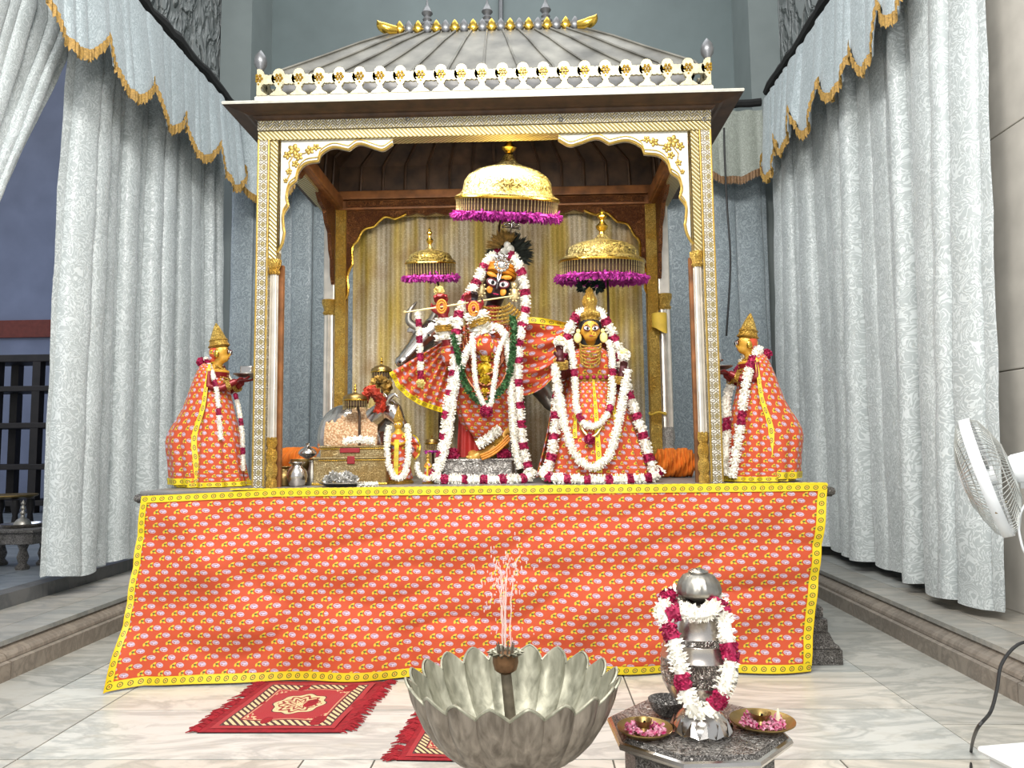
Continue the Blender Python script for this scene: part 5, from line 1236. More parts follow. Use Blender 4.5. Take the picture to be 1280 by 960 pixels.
# gold casket
def casket():
    t=thing('gold_casket','two tier embossed gold casket standing before the lying cow','box',(G(436,597,4.85).x,4.85,ZT))
    x0,x1=G(391,590,4.75).x,G(482,590,4.75).x; zt=G(440,557,4.75).z; zm=G(440,571,4.75).z
    bbx('lower_box','casket',t,lambda mb:mb.bb(x0,x1,4.76,4.97,ZT+.012,zm-.012),smooth=False,bevel=.005)
    bbx('lower_lid','casket',t,lambda mb:(mb.bb(x0-.01,x1+.01,4.75,4.98,zm-.012,zm)),smooth=False,bevel=.004)
    bbx('upper_box','casket',t,lambda mb:mb.bb(x0+.035,x1-.005,4.79,4.97,zm,zt-.012),smooth=False,bevel=.005)
    bbx('upper_lid','casket',t,lambda mb:mb.bb(x0+.025,x1+.005,4.78,4.98,zt-.012,zt),smooth=False,bevel=.004)
    bbx('base_moulding','gold',t,lambda mb:mb.bb(x0-.01,x1+.01,4.75,4.98,ZT,ZT+.014),smooth=False,bevel=.004)
    for zz_ in(zm-.022,zt-.02): bbx('bead_row','gold',t,lambda mb:beads(mb,[(lerp(x0+.04,x1-.01,i/34),4.757 if zz_<zm else 4.787,zz_) for i in range(35)],.006))
    for px,py,w,h,y in((436,563,.13,.03,4.785),(439,575,.05,.05,4.755)): bbx('red_panel','redpanel',t,lambda mb:mb.box((G(px,py,4.76).x,y,G(px,py,4.76).z),(w,.012,h)),bevel=.003)
casket()
garland('short thick white garland lying on top of the gold casket',[G(430,552,4.8),G(445,549,4.78),G(460,550,4.78),G(468,552,4.8)],.027,1,0)
# small gold deity with looped white garland
def figurine(name,label,px,pyb,Y,h,wing=True):
    b=P(px,pyb,Y); b.z=ZT; t=thing(name,label,'figurine',tuple(b)); L=lambda x,y,z:Vector((b.x+x*h,b.y+y*h,b.z+z*h))
    mb=MB(); mb.ell(L(0,0,.78),(.062*h,.062*h,.075*h),12,10); mb.tube([L(0,0,.72),L(0,0,.66),L(0,0,.5),L(0,0,.1)],[.035*h,.075*h,.085*h,.1*h],12)
    for sx in(-1,1): mb.tube([L(sx*.07,0,.66),L(sx*.12,-.03,.55),L(sx*.06,-.1,.52)],[.03*h,.026*h,.022*h],8); mb.ell(L(sx*.04,-.11,.52),.028*h,8,6)
    mb.build('body',M['yellow_skin'],t,world=True,remesh=.005,smit=1)
    bbx('dress','print',t,lambda mb:mb.lathe([(.07*h,.66*h),(.1*h,.6*h),(.1*h,.45*h),(.14*h,.25*h),(.18*h,.06*h)],c=tuple(b),n=30,mod=lambda a,i:1+.08*sin(a*9)*(i/4),capb=False,capt=False),fixn=False)
    bbx('crown','gold_emb',t,lambda mb:mb.lathe([(.065*h,.82*h),(.07*h,.85*h),(.055*h,.88*h),(.045*h,.93*h),(.02*h,.98*h),(.001,1.05*h)],c=tuple(b),n=16))
    bbx('front_sash','border',t,lambda mb:mb.grid(lambda a,c_:L(lerp(-.03,.03,a),-.12-.08*c_,lerp(.58,.08,c_)),2,8),fixn=False)
    bbx('pedestal','gold_emb',t,lambda mb:mb.lathe([(.2*h,0),(.2*h,.03*h),(.17*h,.05*h),(.18*h,.07*h)],c=tuple(b),n=20))
    for sx in(-1,1):
        bbx('eye','eye',t,lambda mb:mb.ell(L(sx*.025,-.058,.785),(.014*h,.006*h,.009*h),8,6)); bbx('pupil','pupil',t,lambda mb:mb.ell(L(sx*.025,-.064,.785),(.006*h,.004*h,.007*h),8,6))
    if wing:
        ww=bbx('side_cloth','print',t,lambda mb:mb.grid(lambda u,v:L(.1+.18*v*cos(u*1.9-.9),.0-.02*sin(u*20),.52+.19*v*sin(u*1.9-.9)-.05*v),24,6,us=.1,vs_=.1),fixn=False)
        bbx('border_strip','border',ww,lambda mb:mb.grid(lambda u,v:L(.1+(.18+.02*v)*cos(u*1.9-.9),-.01-.02*sin(u*20),.52+(.19+.02*v)*sin(u*1.9-.9)-.05),24,2,us=.2,vs_=1),fixn=False)
    return t
figurine('gold_figurine','small gold crowned figurine in orange dress beside the lying cow',498,592,4.92,.50)
garland('white garland looped around the small gold figurine',[G(486,532,4.8),G(484,550,4.78),G(485,575,4.76),G(491,594,4.75),G(498,598,4.75),G(506,592,4.75),G(510,572,4.76),G(511,550,4.78),G(509,530,4.8)],.022,1,0)
figurine('seated_figurine','tiny figurine in orange beside the central silver pedestal, under the tiny purple fringed parasol',535,598,4.86,.20,False)
garland('small white garland around the tiny figurine',[G(521,578,4.79),G(523,590,4.77),G(530,597,4.76),G(540,597,4.76),G(548,589,4.77),G(550,577,4.79)],.019,1,0)
# pots
def pot(name,label,px,pyb,Y,prof,mat,cat='pot',lid=None,scale=1,z=None):
    c=P(px,pyb,Y); c.z=ZT if z is None else z; mb=MB(); mb.lathe([(r*scale,h*scale) for r,h in prof],n=28); o=mb.build(name,M[mat]); o.location=c; tag(o,label,cat)
    return o
lota=[(.03,0),(.045,.004),(.06,.03),(.066,.06),(.058,.09),(.038,.108),(.034,.118),(.052,.134),(.05,.137),(.03,.118)]
pot('brass_pot','dull brass water pot between the front pillar and the silver pot',354,604,4.72,lota,'brass',scale=.92)
pot('silver_pot','shiny silver water pot standing beside the brass pot',371,607,4.66,[(r*1.0,h*1.12) for r,h in lota],'silver',scale=1.0)
pot('brass_bowl','wide brass bowl behind the silver pot',377,602,4.86,[(.05,0),(.06,.005),(.03,.02),(.03,.08),(.06,.12),(.075,.15),(.075,.17),(.07,.17),(.05,.13)],'brass','bowl')
pot('dark_bottle','dark pewter bottle between the pots and the gold casket',390,602,4.80,[(.03,0),(.036,.01),(.036,.05),(.03,.09),(.02,.125),(.018,.15),(.024,.155),(.02,.16),(.001,.16)],'silver_dull','bottle')
pot('silver_lamp','silver domed oil lamp on a stem behind the brass bowl',384,600,5.0,[(.05,0),(.05,.01),(.015,.03),(.013,.17),(.05,.19),(.062,.205),(.06,.215),(.045,.235),(.02,.25),(.008,.26),(.012,.272),(.001,.28)],'silver','lamp')
c=P(428,606,4.55); mb=MB(); mb.lathe([(.001,.002),(.12,.004),(.16,.02),(.165,.022),(.165,.027),(.155,.022),(.12,.010),(.001,.008)],n=40,sy=.8); o=mb.build('silver_tray',M['silver']); o.location=(c.x,4.62,ZT); tag(o,'round silver tray of foil flowers before the gold casket','tray')
rr=random.Random(17); proto=None
for k in range(14):
    a=rr.uniform(0,2*PI); q=math.sqrt(rr.random())*.085; p=Vector((c.x-.03+q*cos(a),4.63+q*.8*sin(a),ZT+.035+max(0,.075-q)*1.0*rr.uniform(.4,1.1)))
    if proto is None:
        mb=MB(); r2=random.Random(2)
        for i in range(46):
            z=r2.uniform(-.2,1); b=r2.uniform(0,2*PI); w_=math.sqrt(max(0,1-z*z)); d=Vector((w_*cos(b),w_*sin(b),z)); mb.petal(d*.006,d,d.orthogonal().normalized(),.034*r2.uniform(.7,1.1),.02)
        mb.ell((0,0,0),.012,8,6); o=proto=mb.build('foil_flower',plain('silver_foil',hx('#d2d0cb'),.35,.55,.25,60),fixn=False)
    else: o=proto.copy(); C.objects.link(o)
    o.location=p; o.rotation_euler=(rr.uniform(-.6,.6),rr.uniform(-.6,.6),rr.uniform(0,6)); tag(o,'crumpled silver foil flower heaped on the round silver tray','flower','foil flowers on the silver tray')
proto=None
for k in range(9):
    p=P(449+k*2.7+rr.uniform(-1,1),603+rr.uniform(-1,0),4.52+rr.uniform(0,.1)); p.z=ZT+.012
    if proto is None: mb=MB(); pom(mb,(0,0,0),.015,random.Random(4),26,.8,.6); o=proto=mb.build('jasmine_blossom',M['white_fl'],fixn=False)
    else: o=proto.copy(); C.objects.link(o)
    o.location=p; tag(o,'loose white blossom scattered beside the silver tray','flower','loose white blossoms by the silver tray')
for px,py in((339,606),(344,607)):
    o=proto.copy(); C.objects.link(o); p=P(px,py,4.7); o.location=(p.x,4.66+.02*(px-339)/5,ZT+.012); tag(o,'loose white blossom lying before the brass pot','flower','loose white blossoms by the brass pot')
def bolster(label,x0,x1,Y,h,seed):
    L=x1-x0; rr=random.Random(seed)
    def fn(u,v):
        a=2*PI*u; w=min(1,4.5*min(v,1-v)+.25)**.5; r=h/2*w*(1+.05*sin(v*40+3*sin(a)))+.012*sin(a*5+v*17)+.01*sin(v*60+a*2); x=lerp(x0,x1,v)
        return Vector((x,Y+r*1.15*cos(a),ZT+h/2*1.02+min(r,h/2)*sin(a)))
    mb=MB(); mb.grid(fn,40,60,closed=False); o=mb.build('bolster_cushion',M['bolster'],fixn=False); center_origin(o); tag(o,label,'cushion')
bolster('saffron cloth cushion lying behind the brass pots',P(340,590,5.45).x,P(400,590,5.45).x,5.5,.25,1)
bolster('saffron cloth cushion lying beside the veiled statue hem',P(822,590,5.3).x,P(872,590,5.3).x,5.4,.21,2)
mb=MB(); q=P(824,392,5.93); mb.grid(lambda u,v:q+Vector((.06*cos(PI*2*u),.06*sin(PI*2*u)-.0,-.14*v*(1+.2*sin(u*9)))),24,6); mb.build('yellow_ribbon',plain('yellow_ribbon_cloth',hx('#c9a83a'),.7),pv,world=True,fixn=False)
mb=MB(); q=P(822,517,5.93); mb.tube([q+Vector((.065*cos(a),.065*sin(a),.01*sin(3*a))) for a in[i*PI/10 for i in range(20)]],.008,6,closed=True); mb.build('yellow_string',plain('yellow_string',hx('#c9a83a'),.7),pv,world=True)
# ================================================ FOREGROUND
def rugmat(seed):
    n=NT('red_oriental_rug_%d'%seed); u,v,_=n.sep(n.uv())    # uv 0..1
    A=1.15
    x=n.m('MULTIPLY',n.m('SUBTRACT',u,.5),2); y=n.m('MULTIPLY',n.m('SUBTRACT',v,.5),2)
    ax=n.m('ABSOLUTE',x); ay=n.m('ABSOLUTE',y); mx=n.m('MAXIMUM',ax,ay)
    red=hx('#a3161f'); dk=hx('#3a1214'); cr=hx('#dcc391')
    c=red
    def between(val,a,b): return n.m('MULTIPLY',n.m('GREATER_THAN',val,a),n.m('LESS_THAN',val,b))
    tri=n.m('GREATER_THAN',n.m('SINE',n.m('MULTIPLY',n.m('ADD',x,y),52)),-.1)
    c=n.mix(between(mx,.70,.88),c,n.mix(tri,dk,cr)); c=n.mix(between(mx,.88,.905),c,dk); c=n.mix(between(mx,.68,.70),c,dk); c=n.mix(between(mx,.64,.66),c,hx('#c9a27a'))
    r=n.m('SQRT',n.m('ADD',n.m('MULTIPLY',x,x),n.m('MULTIPLY',y,y))); th=n.m('ARCTAN2',y,x)
    rw=n.m('DIVIDE',r,n.m('MULTIPLY_ADD',n.m('COSINE',n.m('MULTIPLY',th,8)),.07,1.0))
    c=n.mix(n.m('LESS_THAN',rw,.44),c,dk); c=n.mix(n.m('LESS_THAN',rw,.42),c,cr)
    pet=n.m('GREATER_THAN',n.m('SINE',n.m('ADD',n.m('MULTIPLY',r,46),n.m('MULTIPLY',n.m('COSINE',n.m('MULTIPLY',th,10)),2.2))),.05)
    c=n.mix(n.m('MULTIPLY',n.m('LESS_THAN',rw,.36),pet),c,hx('#8a2a1c')); c=n.mix(n.m('LESS_THAN',r,.06),c,cr)
    cor=n.m('MULTIPLY',n.m('GREATER_THAN',n.m('ADD',ax,ay),1.02),n.m('LESS_THAN',mx,.64)); sp=n.m('GREATER_THAN',n.noise(n.uv(),30,2,1),.56)
    c=n.mix(n.m('MULTIPLY',cor,sp),c,cr)
    c=n.mix(n.m('MULTIPLY_ADD',n.noise(n.uv(),120,2),.3,0),c,dk)
    n.bump(n.noise(n.uv(),150,2),.4,.003)
    return n.set(c,.95,0,Sheen_Weight=.1)
M['rugred']=plain('crimson_rug_pile',hx('#8e121e'),.95,0,.2,40)
def rug(label,A,B,Cc,D,seed):
    # corners: near-left, near-right, far-right, far-left (floor points)
    A,B,Cc,D=[Vector((p[0],p[1],0)) for p in(A,B,Cc,D)]
    def sp(u,v): 
        a=A.lerp(B,u); d=D.lerp(Cc,u); p=a.lerp(d,v); return p
    t=thing('rug',label,'rug',tuple(sp(.5,.5)))
    mb=MB(); mb.grid(lambda u,v:sp(u,v)+Vector((0,0,.009+.003*sin(u*14)*sin(v*9))),24,24); mb.build('pile',rugmat(seed),t,world=True,fixn=False)
    mb=MB(); mb.grid(lambda u,v:sp(lerp(-.07,1.07,u),lerp(-.06,1.06,v))+Vector((0,0,.006+.002*sin(u*18)*sin(v*9))),24,24); mb.build('border_cloth',M['rugred'],t,world=True,fixn=False)
    mb=MB(); mb.grid(lambda u,v:sp(lerp(-.068,1.068,u),lerp(-.058,1.058,v))+Vector((0,0,.0015)),4,4); mb.build('backing',M['blackcloth'],t,world=True,fixn=False)
    rr=random.Random(seed)
    for e in(0,1):
        mb=MB()
        for k in range(95):
            v=rr.uniform(-.06,1.06); p=sp(-.065 if e==0 else 1.065,v); d=(A-B).normalized()*(1 if e==0 else -1); d=(d+Vector((rr.uniform(-.2,.2),rr.uniform(-.55,.35),0))).normalized(); l=rr.uniform(.035,.075)
            p.z=.005; mb.tube([p,p+d*l*.5+Vector((0,0,.006)),p+d*l+Vector((0,0,-.001))],[.004,.005,.002],5)
        mb.build('fringe',M['rugred'],t,world=True)
rug('small red fringed rug with a cream medallion half under the altar cloth',PZ(262,913,0),PZ(418,913,0),PZ(470,856,0),PZ(338,856,0),1)
rug('red fringed rug mostly hidden behind the metal lotus bowl',PZ(507,948,0),PZ(640,950,0),PZ(640,893,0),PZ(540,893,0),2)
# lotus fountain bowl
bc=PZ(643,850,.46); bc=Vector((bc.x,2.44,0))
NPb=20; RB=.365
def bowlmat(name,c1,c2):
    n=NT(name); v=n.scale(n.obj(),(6,6,1)); a=n.noise(v,7,5,.4); b=n.noise(n.obj(),5,3)
    n.bump(n.noise(n.scale(n.obj(),(1,1,.15)),40,3),.25,.003)
    return n.set(n.mix(n.ramp(a,[(.3,(0,0,0)),(.7,(1,1,1))]),c1,c2),n.m('MULTIPLY_ADD',b,.3,.3),.35)
mo=bowlmat('weathered_pewter_outside',hx('#5e5449'),hx('#9a8f82')); mi=bowlmat('pale_tarnished_inside',hx('#747362'),hx('#aaa895'))
bw=thing('lotus_bowl','large grey metal lotus bowl fountain with scalloped petals standing on the floor','bowl',(bc.x,bc.y,0))
prof=[(.04,.255),(.10,.26),(.16,.276),(.215,.308),(.26,.355),(.292,.405),(.312,.452),(.321,.502)]
def bowl(u,v,ins):
    a=2*PI*u; t=v*(len(prof)-1); i=min(len(prof)-2,int(t)); k=t-i; r=lerp(prof[i][0],prof[i+1][0],k); z=lerp(prof[i][1],prof[i+1][1],k)
    f=(u*NPb)%1.0; e=abs(2*f-1); bul=(1-e**2.2)
    amp=.065*max(0,(v-.15))**.7
    r*= (1-amp*.6)+amp*bul
    tip=max(0,(v-.72)/.28)
    z+= tip*(.042*(1-e**1.45)-.012) ; r+=tip*.012*bul
    if ins: r-=.007; z+=.004*(1-tip)
    return Vector((bc.x+r*cos(a),bc.y+r*sin(a),z))
for k in range(NPb):
    mb=MB(); mb.grid(lambda u,v:bowl((k+u)/NPb,v,False),12,24,uvf=lambda u,v:(u*.1,v*.4)); pt=mb.build('petal',mo,bw,world=True,fixn=False)
    mb=MB(); mb.grid(lambda u,v:bowl((k+u)/NPb,v,True),12,24,uvf=lambda u,v:(u*.1,v*.4)); mb.build('inner_face',mi,pt,world=True,fixn=False)
    mb=MB(); mb.tube([bowl((k+i/10)/NPb,1,False)+Vector((0,0,.001)) for i in range(11)],.0045,6); mb.build('rim_edge',mi,pt,world=True)
for k in range(4):
    a=PI/4+k*PI/2; p=Vector((bc.x+.13*cos(a),bc.y+.13*sin(a),0)); mb=MB(); mb.tube([p+Vector((.02*cos(a),.02*sin(a),0)),p+Vector((0,0,.1)),p+Vector((-.01*cos(a),-.01*sin(a),.262))],[.022,.016,.018],10); mb.build('leg',mo,bw,world=True)
mb=MB(); mb.tube([(bc.x+.138*cos(a),bc.y+.138*sin(a),.05) for a in[i*PI/20 for i in range(40)]],.012,8,closed=True); mb.build('ring_brace',mo,bw,world=True)
wz=.325; mb=MB(); mb.lathe([(.001,wz),(.215,wz)],c=(bc.x,bc.y,0),n=48,capb=False)
nw=NT('bowl_water'); nw.bump(nw.noise(nw.obj(),30,2),.3,.01); nw.set(hx('#a8a898'),.12,0); o=mb.build('water',nw.mat,fixn=False); center_origin(o); tag(o,'still water in the bottom of the lotus bowl','water',kind='stuff')
# lotus bud spout
sp0=Vector((bc.x+.005,bc.y-.02,.266)); sp1=P(632,838,2.42)
t=thing('fountain_spout','brown lotus bud spout on a stem rising from the middle of the lotus bowl','fountain spout',tuple(sp0))
rust=plain('brown_rusty_bronze',hx('#8a6748'),.5,.5,.3,30); rust2=plain('grey_bronze_stem',hx('#7d7464'),.45,.5,.3,25)
bbx('stem',rust2,t,lambda mb:mb.tube([sp0,sp0.lerp(sp1,.5),sp1],[.02,.018,.017],14))
zb=sp1.z-.01
bbx('bud',rust,t,lambda mb:mb.lathe([(.016,zb),(.034,zb+.012),(.04,zb+.035),(.039,zb+.055),(.044,zb+.064)],c=(sp1.x,sp1.y,0),n=24,mod=lambda a,i:1+.03*cos(a*8)))
for k in range(14):
    a=2*PI*k/14; d=Vector((cos(a),sin(a),.12)); p=Vector((sp1.x,sp1.y,zb+.062)); mb=MB(); mb.petal(p+Vector((cos(a)*.02,sin(a)*.02,0)),d.normalized(),Vector((-sin(a),cos(a),0)),.042,.026); mb.build('spout_petal',mi,t,world=True,fixn=False)
for k in range(10):
    a=2*PI*k/10; p=Vector((sp1.x+.022*cos(a),sp1.y+.022*sin(a),zb+.06)); mb=MB(); mb.tube([p,p+Vector((cos(a)*.006,sin(a)*.006,.035))],[.004,.002],6); mb.build('jet_nozzle',rust2,t,world=True)
mb=MB(); rr=random.Random(12); top=zb+.085
for k in range(6):
    ax=rr.uniform(-.018,.018); ay=rr.uniform(-.015,.015); h=rr.uniform(.16,.30); dx=ax*2.6+rr.uniform(-.02,.02); pts=[]
    for i in range(15): q=i/14; pts.append(Vector((sp1.x+ax+dx*q*q+.002*sin(i*2+k),sp1.y+ay+ay*q,top+h*(1-(1-q)**1.6))))
    mb.tube(pts,[.0028*(1-.4*i/14)*rr.uniform(.7,1.3) for i in range(15)],6)
    e=pts[-1]
    for j in range(16): 
        p=e+Vector((rr.gauss(0,.022)+dx*.3,rr.gauss(0,.02),rr.gauss(-.02,.045))); mb.ell(p,(.0022,.0022,rr.uniform(.003,.009)),6,4)
for j in range(70): mb.ell((sp1.x+rr.gauss(0,.05),sp1.y+rr.gauss(0,.04),top+rr.uniform(0,.26)),(.0017,.0017,rr.uniform(.002,.009)),6,4)
nw=NT('falling_water_drops'); nw.set(hx('#f4e2dc'),.15,0,Transmission_Weight=.3,IOR=1.33,Alpha=.5); o=mb.build('fountain_water',nw.mat); center_origin(o); tag(o,'thin jets and drops of water rising from the lotus bud spout','water',kind='stuff')
# octagonal silver pedestal
pc=Vector((.525,2.555,0)); ZP=.33; RP=.288
def octl(mb,levels,rot=PI/8): mb.lathe(levels,c=(pc.x,pc.y,0),n=8,rot=Matrix.Rotation(rot+.06,3,'Z'))
t=thing('octagonal_stand','low octagonal chased silver stand on the floor under the urn','stand',(pc.x,pc.y,0))
bbx('top','silver_dark',t,lambda mb:octl(mb,[(RP*.93,ZP-.045),(RP,ZP-.03),(RP*1.0,ZP-.012),(RP*.965,ZP)]),smooth=False,bevel=.003)
def opat():
    n=NT('chased_silver_top'); a=n.noise(n.obj(),26,2,2); w=n.m('MULTIPLY_ADD',n.m('SINE',n.m('MULTIPLY',a,34)),.5,.5); n.bump(w,.8,.004); return n.set(n.mix(w,hx('#55514d'),hx('#b5b1ac')),.38,.8)
bbx('top_plate',opat(),t,lambda mb:octl(mb,[(RP*.94,ZP-.002),(RP*.94,ZP+.003)]),smooth=False)
bbx('rope_edge',M['silver'],t,lambda mb:mb.tube([(pc.x+RP*1.0*cos(a),pc.y+RP*1.0*sin(a),ZP-.02) for a in[PI/8+.06+k*PI/4 for k in range(8)]],.013,8,closed=True))
bbx('body','silver_dark',t,lambda mb:octl(mb,[(RP*.88,.03),(RP*.88,.09),(RP*.84,.1),(RP*.84,ZP-.06),(RP*.9,ZP-.045)]),smooth=False,bevel=.003)
bbx('foot_ring','silver_dark',t,lambda mb:octl(mb,[(RP*.98,0),(RP*.98,.03),(RP*.9,.04)]),smooth=False,bevel=.003)
# vase
vz=ZP+.004; vc=Vector((PZ(871,905,ZP).x,2.50,0)); VR=Matrix.Rotation(0,3,'Z')
VN=body=None
t=thing('silver_vase','tall chased silver water urn on the octagonal stand','vase',(vc.x,vc.y,vz))
def vemb():
    n=NT('urn_silver'); x,y,z=n.sep(n.obj()); a=n.noise(n.obj(),34,2,2); w=n.m('MULTIPLY_ADD',n.m('SINE',n.m('MULTIPLY',a,34)),.5,.5)
    bnd=n.m('MULTIPLY',n.m('GREATER_THAN',z,.16),n.m('LESS_THAN',z,.235)); b2=n.m('MULTIPLY',n.m('GREATER_THAN',z,.285),n.m('LESS_THAN',z,.305)); m=n.m('ADD',bnd,b2)
    n.bump(n.m('MULTIPLY',w,m),.9,.006); return n.set(n.mix(n.m('MULTIPLY',m,n.m('SUBTRACT',1,w)),hx('#c4bdb6'),hx('#4e4946')),.25,.95)
bbx('urn_body',vemb(),t,lambda mb:mb.lathe([(.05,vz+.06),(.068,vz+.082),(.097,vz+.115),(.118,vz+.155),(.124,vz+.19),(.121,vz+.23),(.123,vz+.234),(.119,vz+.24),(.111,vz+.28),(.113,vz+.284),(.104,vz+.305),(.085,vz+.335),(.066,vz+.362),(.056,vz+.378),(.056,vz+.39),(.072,vz+.402),(.075,vz+.407),(.05,vz+.407)],c=(vc.x,vc.y,0),n=40))
bbx('foot','silver',t,lambda mb:mb.lathe([(.094,vz),(.096,vz+.012),(.09,vz+.03),(.072,vz+.05),(.05,vz+.065)],c=(vc.x,vc.y,0),n=40))
for k in range(12):
    a=2*PI*k/12; mb=MB(); p=Vector((vc.x+.098*cos(a),vc.y+.098*sin(a),vz+.006)); mb.add([p+Vector((-sin(a)*.025,cos(a)*.025,-.002)),p+Vector((sin(a)*.025,-cos(a)*.025,-.002)),p+Vector((-cos(a)*.014,-sin(a)*.014,.046)),p+Vector((cos(a)*.006,sin(a)*.006,.006))],[(0,1,3),(1,2,3),(2,0,3),(0,2,1)]); mb.build('foot_leaf',M['silver'],t,world=True,smooth=False)
lid=bbx('lid','silver_dull',t,lambda mb:mb.lathe([(.02,vz+.409),(.066,vz+.43),(.07,vz+.435),(.072,vz+.445),(.066,vz+.47),(.05,vz+.492),(.03,vz+.5)],c=(vc.x+.008,vc.y,0),n=48,mod=lambda a,i:1+.035*cos(a*20+i*.9)*(1 if 1<i<6 else 0)))
bbx('knob','silver',lid,lambda mb:mb.lathe([(.03,vz+.499),(.034,vz+.505),(.02,vz+.512),(.001,vz+.516)],c=(vc.x+.008,vc.y,0),n=24))
def V(px,py,dy): return P(px,py,vc.y+dy)
garland('thick white and crimson garland hung around the lid and front of the silver urn',[V(876,894,-.13),V(862,878,-.15),V(855,858,-.15),V(848,828,-.14),V(842,800,-.13),V(833,780,-.1),V(828,765,-.06),V(834,748,.0),V(850,740,.06),V(872,738,.08),V(892,746,.04),V(903,762,-.03),V(908,790,-.1),V(913,820,-.13),V(909,845,-.15),V(900,872,-.15),V(884,892,-.14)],.030,.10,.052)
garland('short white and crimson garland wrapped across the urn just below its lid',[V(836,770,-.09),V(850,763,-.10),V(868,767,-.105),V(886,764,-.1),V(896,752,-.06)],.029,.12,.045,start='r')
mb=MB(); q=PZ(846,893,ZP+.003); mb.lathe([(.03,.003),(.05,.02),(.062,.05),(.064,.056),(.058,.05),(.03,.012),(.001,.010)],n=30,rot=Matrix.Rotation(.0,3,'X')); o=mb.build('dark_bowl',M['silver_dark']); o.location=(vc.x-.085,vc.y+.13,ZP+.003); tag(o,'dark silver bowl standing behind the urn foot','bowl')
def plate(label,px,py,r,seed,lab2):
    q=PZ(px,py,ZP+.02); q.z=ZP+.004; mb=MB(); mb.lathe([(.001,.002),(r*.72,.003),(r*.94,.016),(r,.020),(r*1.0,.024),(r*.92,.019),(r*.7,.007),(.001,.006)],n=44); o=mb.build('brass_plate',M['brass']); o.location=q; tag(o,label,'plate')
    rr=random.Random(seed); mb=MB()
    for k in range(150):
        a=rr.uniform(0,2*PI); d=math.sqrt(rr.random())*r*.7
        if d<r*.3: d+=r*.25
        p=q+Vector((d*cos(a),d*sin(a),.009+rr.uniform(0,.012))); dd=Vector((rr.uniform(-1,1),rr.uniform(-1,1),rr.uniform(-.2,.8))).normalized(); mb.petal(p,dd,dd.orthogonal().normalized(),rr.uniform(.012,.02),.013)
    n=NT('magenta_petals_%d'%seed); n.set(n.ramp(n.noise(n.obj(),60,1),[(.35,hx('#a3215c')),(.6,hx('#d9a0b4'))]),.7,0); o=mb.build('rose_petals',n.mat,fixn=False); center_origin(o); tag(o,lab2+' petals','petals',kind='stuff')
    t=thing('oil_lamp_cup','small brass oil lamp cup among the petals on the '+lab2.split(' on the ')[1],'lamp',tuple(q+Vector((-.004,.004,.007))))
    bbx('cup','brass',t,lambda mb:mb.lathe([(r*.18,.007),(r*.24,.012),(r*.2,.022),(r*.3,.038),(r*.33,.044),(r*.29,.042),(r*.15,.026),(.001,.024)],c=(q.x-.004,q.y+.004,q.z),n=26))
    bbx('wick','pupil',t,lambda mb:mb.tube([(q.x-.004,q.y+.004,q.z+.025),(q.x,q.y,q.z+.04)],.004,6)); return q
plate('smaller brass plate of rose petals, on the octagonal stand by the lotus bowl',806,911,.088,3,'magenta rose petals scattered on the smaller brass plate,')
q=plate('larger brass plate of rose petals and incense on the octagonal stand',953,902,.104,4,'magenta rose petals scattered on the larger brass plate,')
mb=MB(); mb.lathe([(.011,0),(.008,.02),(.002,.045),(.001,.046)],n=12); o=mb.build('incense_cone',plain('cream_wax',hx('#ded3b8'),.6)); o.location=q+Vector((.055,.01,.009)); tag(o,'cream incense cone standing on the larger brass plate','incense')
# fan
FY=2.75; fc=P(1233,596,FY); a1,a2=P(1271,580,FY),None
vw=ray(1233,596).normalized(); axis=ray(1204,524).cross(ray(1259,666)).normalized(); axis=axis if axis.dot(rt)>0 else -axis; axis=(axis-vw*.05).normalized()
FR=.213
u=vw; u=(u-axis*u.dot(axis)).normalized(); w=axis.cross(u)
if w.z<0: w=-w
fp=P(1302,596,FY-.02)
t=thing('pedestal_fan','white pedestal fan seen edge on before the brocade curtain','fan',(fp.x,fp.y,0))
def ring(mb,r,o,th,n=48): mb.tube([fc+axis*o+u*(r*cos(a))+w*(r*sin(a)) for a in[2*PI*i/n for i in range(n)]],th,8,closed=True)
mb=MB(); 
def bandf(a,b):
    an=2*PI*a; return fc+axis*lerp(-.018,.018,b)+(u*cos(an)+w*sin(an))*(FR+.003)
mb.grid(bandf,72,2); mb.build('guard_ring',M['fan_white'],t,world=True,fixn=False,solid=.005)
for sgn,nm,dep in((-1,'front_guard',.075),(1,'rear_guard',.085)):
    mb=MB()
    for r,o in((.045,dep),(.10,dep*.93),(.15,dep*.72)): ring(mb,r,sgn*o,.0022)
    for k in range(72):
        an=2*PI*k/72; e=u*cos(an)+w*sin(an); mb.tube([fc+axis*(sgn*o)+e*r for r,o in((.045,dep),(.10,dep*.93),(.15,dep*.72),(.20,dep*.45),(FR,.012))],.0014,4,caps=False)
    g=mb.build(nm,M['fan_wire'],t,world=True)
    if sgn<0: mb=MB(); mb.lathe([(.001,-.004),(.045,-.004),(.048,0),(.045,.004),(.001,.004)],n=24,rot=axis.to_track_quat('Z','Y').to_matrix(),c=fc-axis*dep); mb.build('badge',M['fan_white'],g,world=True)
for k in range(3):
    a0_=k*2*PI/3
    mb=MB(); mb.grid(lambda a,b:fc+axis*(.02*(a-.5)*2*(1-.3*b))+(u*cos(a0_+(a-.5)*(.5+.5*b))+w*sin(a0_+(a-.5)*(.5+.5*b)))*lerp(.03,.175,b),10,10); mb.build('blade',plain('grey_fan_blade',hx('#a9adad'),.35),t,world=True,fixn=False,solid=.002)
q=axis.to_track_quat('Z','Y').to_matrix()
bbx('hub','fan_white',t,lambda mb:mb.lathe([(.001,-.035),(.03,-.03),(.034,.0),(.034,.03)],n=24,rot=q,c=fc))
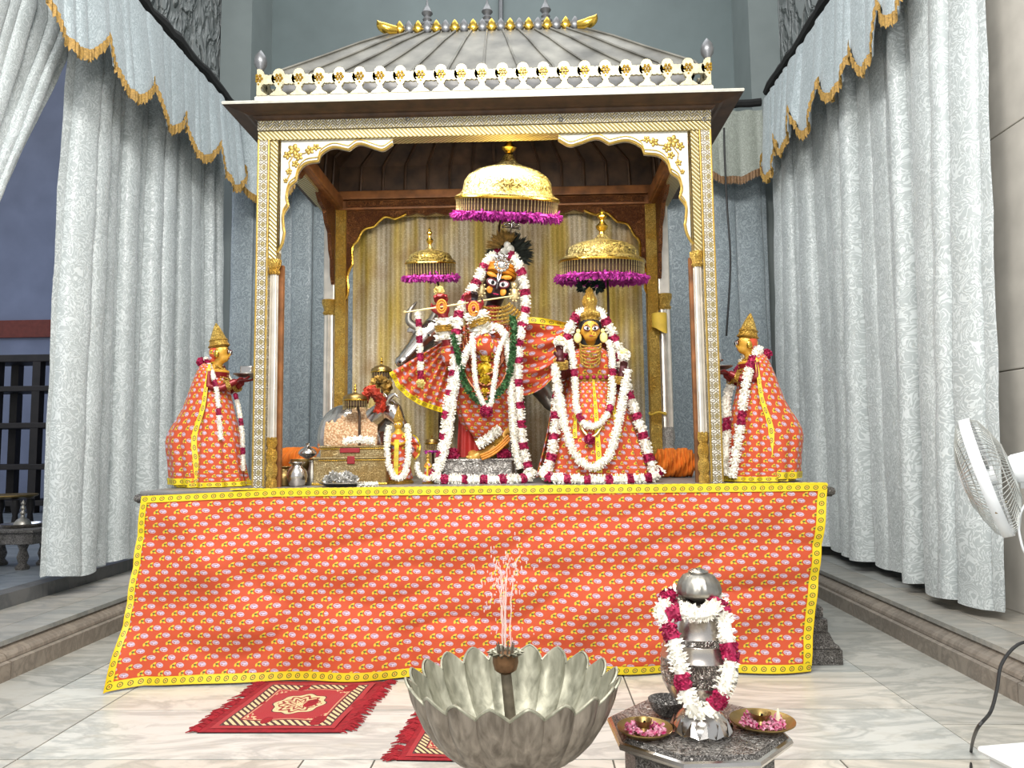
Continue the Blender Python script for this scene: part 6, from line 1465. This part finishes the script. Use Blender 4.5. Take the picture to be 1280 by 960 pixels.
bbx('motor_housing','fan_white',t,lambda mb:mb.lathe([(.034,.078),(.05,.082),(.056,.095),(.056,.19),(.05,.21),(.03,.225),(.001,.23)],n=32,rot=q,c=fc))
bbx('hinge','fan_wire',t,lambda mb:(mb.box(fc+axis*.13+Vector((0,0,-.062)),(.09,.05,.02)),mb.tube([fc+axis*.15+Vector((0,0,-.05)),Vector((fp.x,fp.y,fc.z-.1)),Vector((fp.x,fp.y,fc.z-.2))],.018,10)))
bbx('latch','brass',t,lambda mb:mb.box(fc-w*(FR*.55)-u*(FR*.83),(.012,.008,.016)))
bbx('pole','fan_white',t,lambda mb:mb.tube([(fp.x,fp.y,.03),(fp.x,fp.y,fc.z-.12)],.02,12))
bbx('base','fan_white',t,lambda mb:mb.lathe([(.2,0),(.2,.015),(.17,.03),(.03,.045),(.001,.045)],c=(fp.x,fp.y,0),n=40))
cord('power_cord','black power cord curving down to the floor by the white stool',[P(1300,800,2.62),P(1272,806,2.62),P(1252,830,2.62),P(1246,862,2.6),P(1238,890,2.58),P(1221,912,2.56),PZ(1214,938,.01),PZ(1214,968,.01)],.0055,M['black'],'cable')
cord('fan_cable','thin white cable hanging from the fan motor',[fc+axis*.19+Vector((0,-.01,-.05)),P(1276,640,FY-.1),P(1277,680,FY-.1),P(1290,705,FY-.1)],.004,M['fan_white'],'cable')
t=thing('white_stool','low white topped stool beside the black power cord','stool',(1.78,2.32,0))
def stl(mb,z0,z1,k=1.0):
    A=PZ(1219,931,.3); B=PZ(1300,972,.3); D=PZ(1262,912,.3); A.z=B.z=D.z=0
    e1=(B-A).normalized(); e2=Vector((-e1.y,e1.x,0)); e2=e2 if e2.dot(D-A)>0 else -e2
    o=A+e1*(.3*(1-k))+e2*(.22*(1-k)); pts=[o,o+e1*.6*k,o+e1*.6*k+e2*.44*k,o+e2*.44*k]; mb.prism([(p.x,p.y) for p in pts],z0,z1,'z'); return pts
mb=MB(); pts=stl(mb,.275,.3); t.location=(sum(p.x for p in pts)/4,sum(p.y for p in pts)/4,0); mb.build('seat',M['stool'],t,world=True,bevel=.012,smooth=False)
mb=MB(); stl(mb,.22,.274,.9); mb.build('apron',M['stool'],t,world=True,smooth=False)
mb=MB(); pp=stl(MB(),0,1,.84)
for p in pp: mb=MB(); mb.tube([(p.x,p.y,0),(p.x,p.y,.222)],[.016,.02],10); mb.build('leg',M['fan_white'],t,world=True)
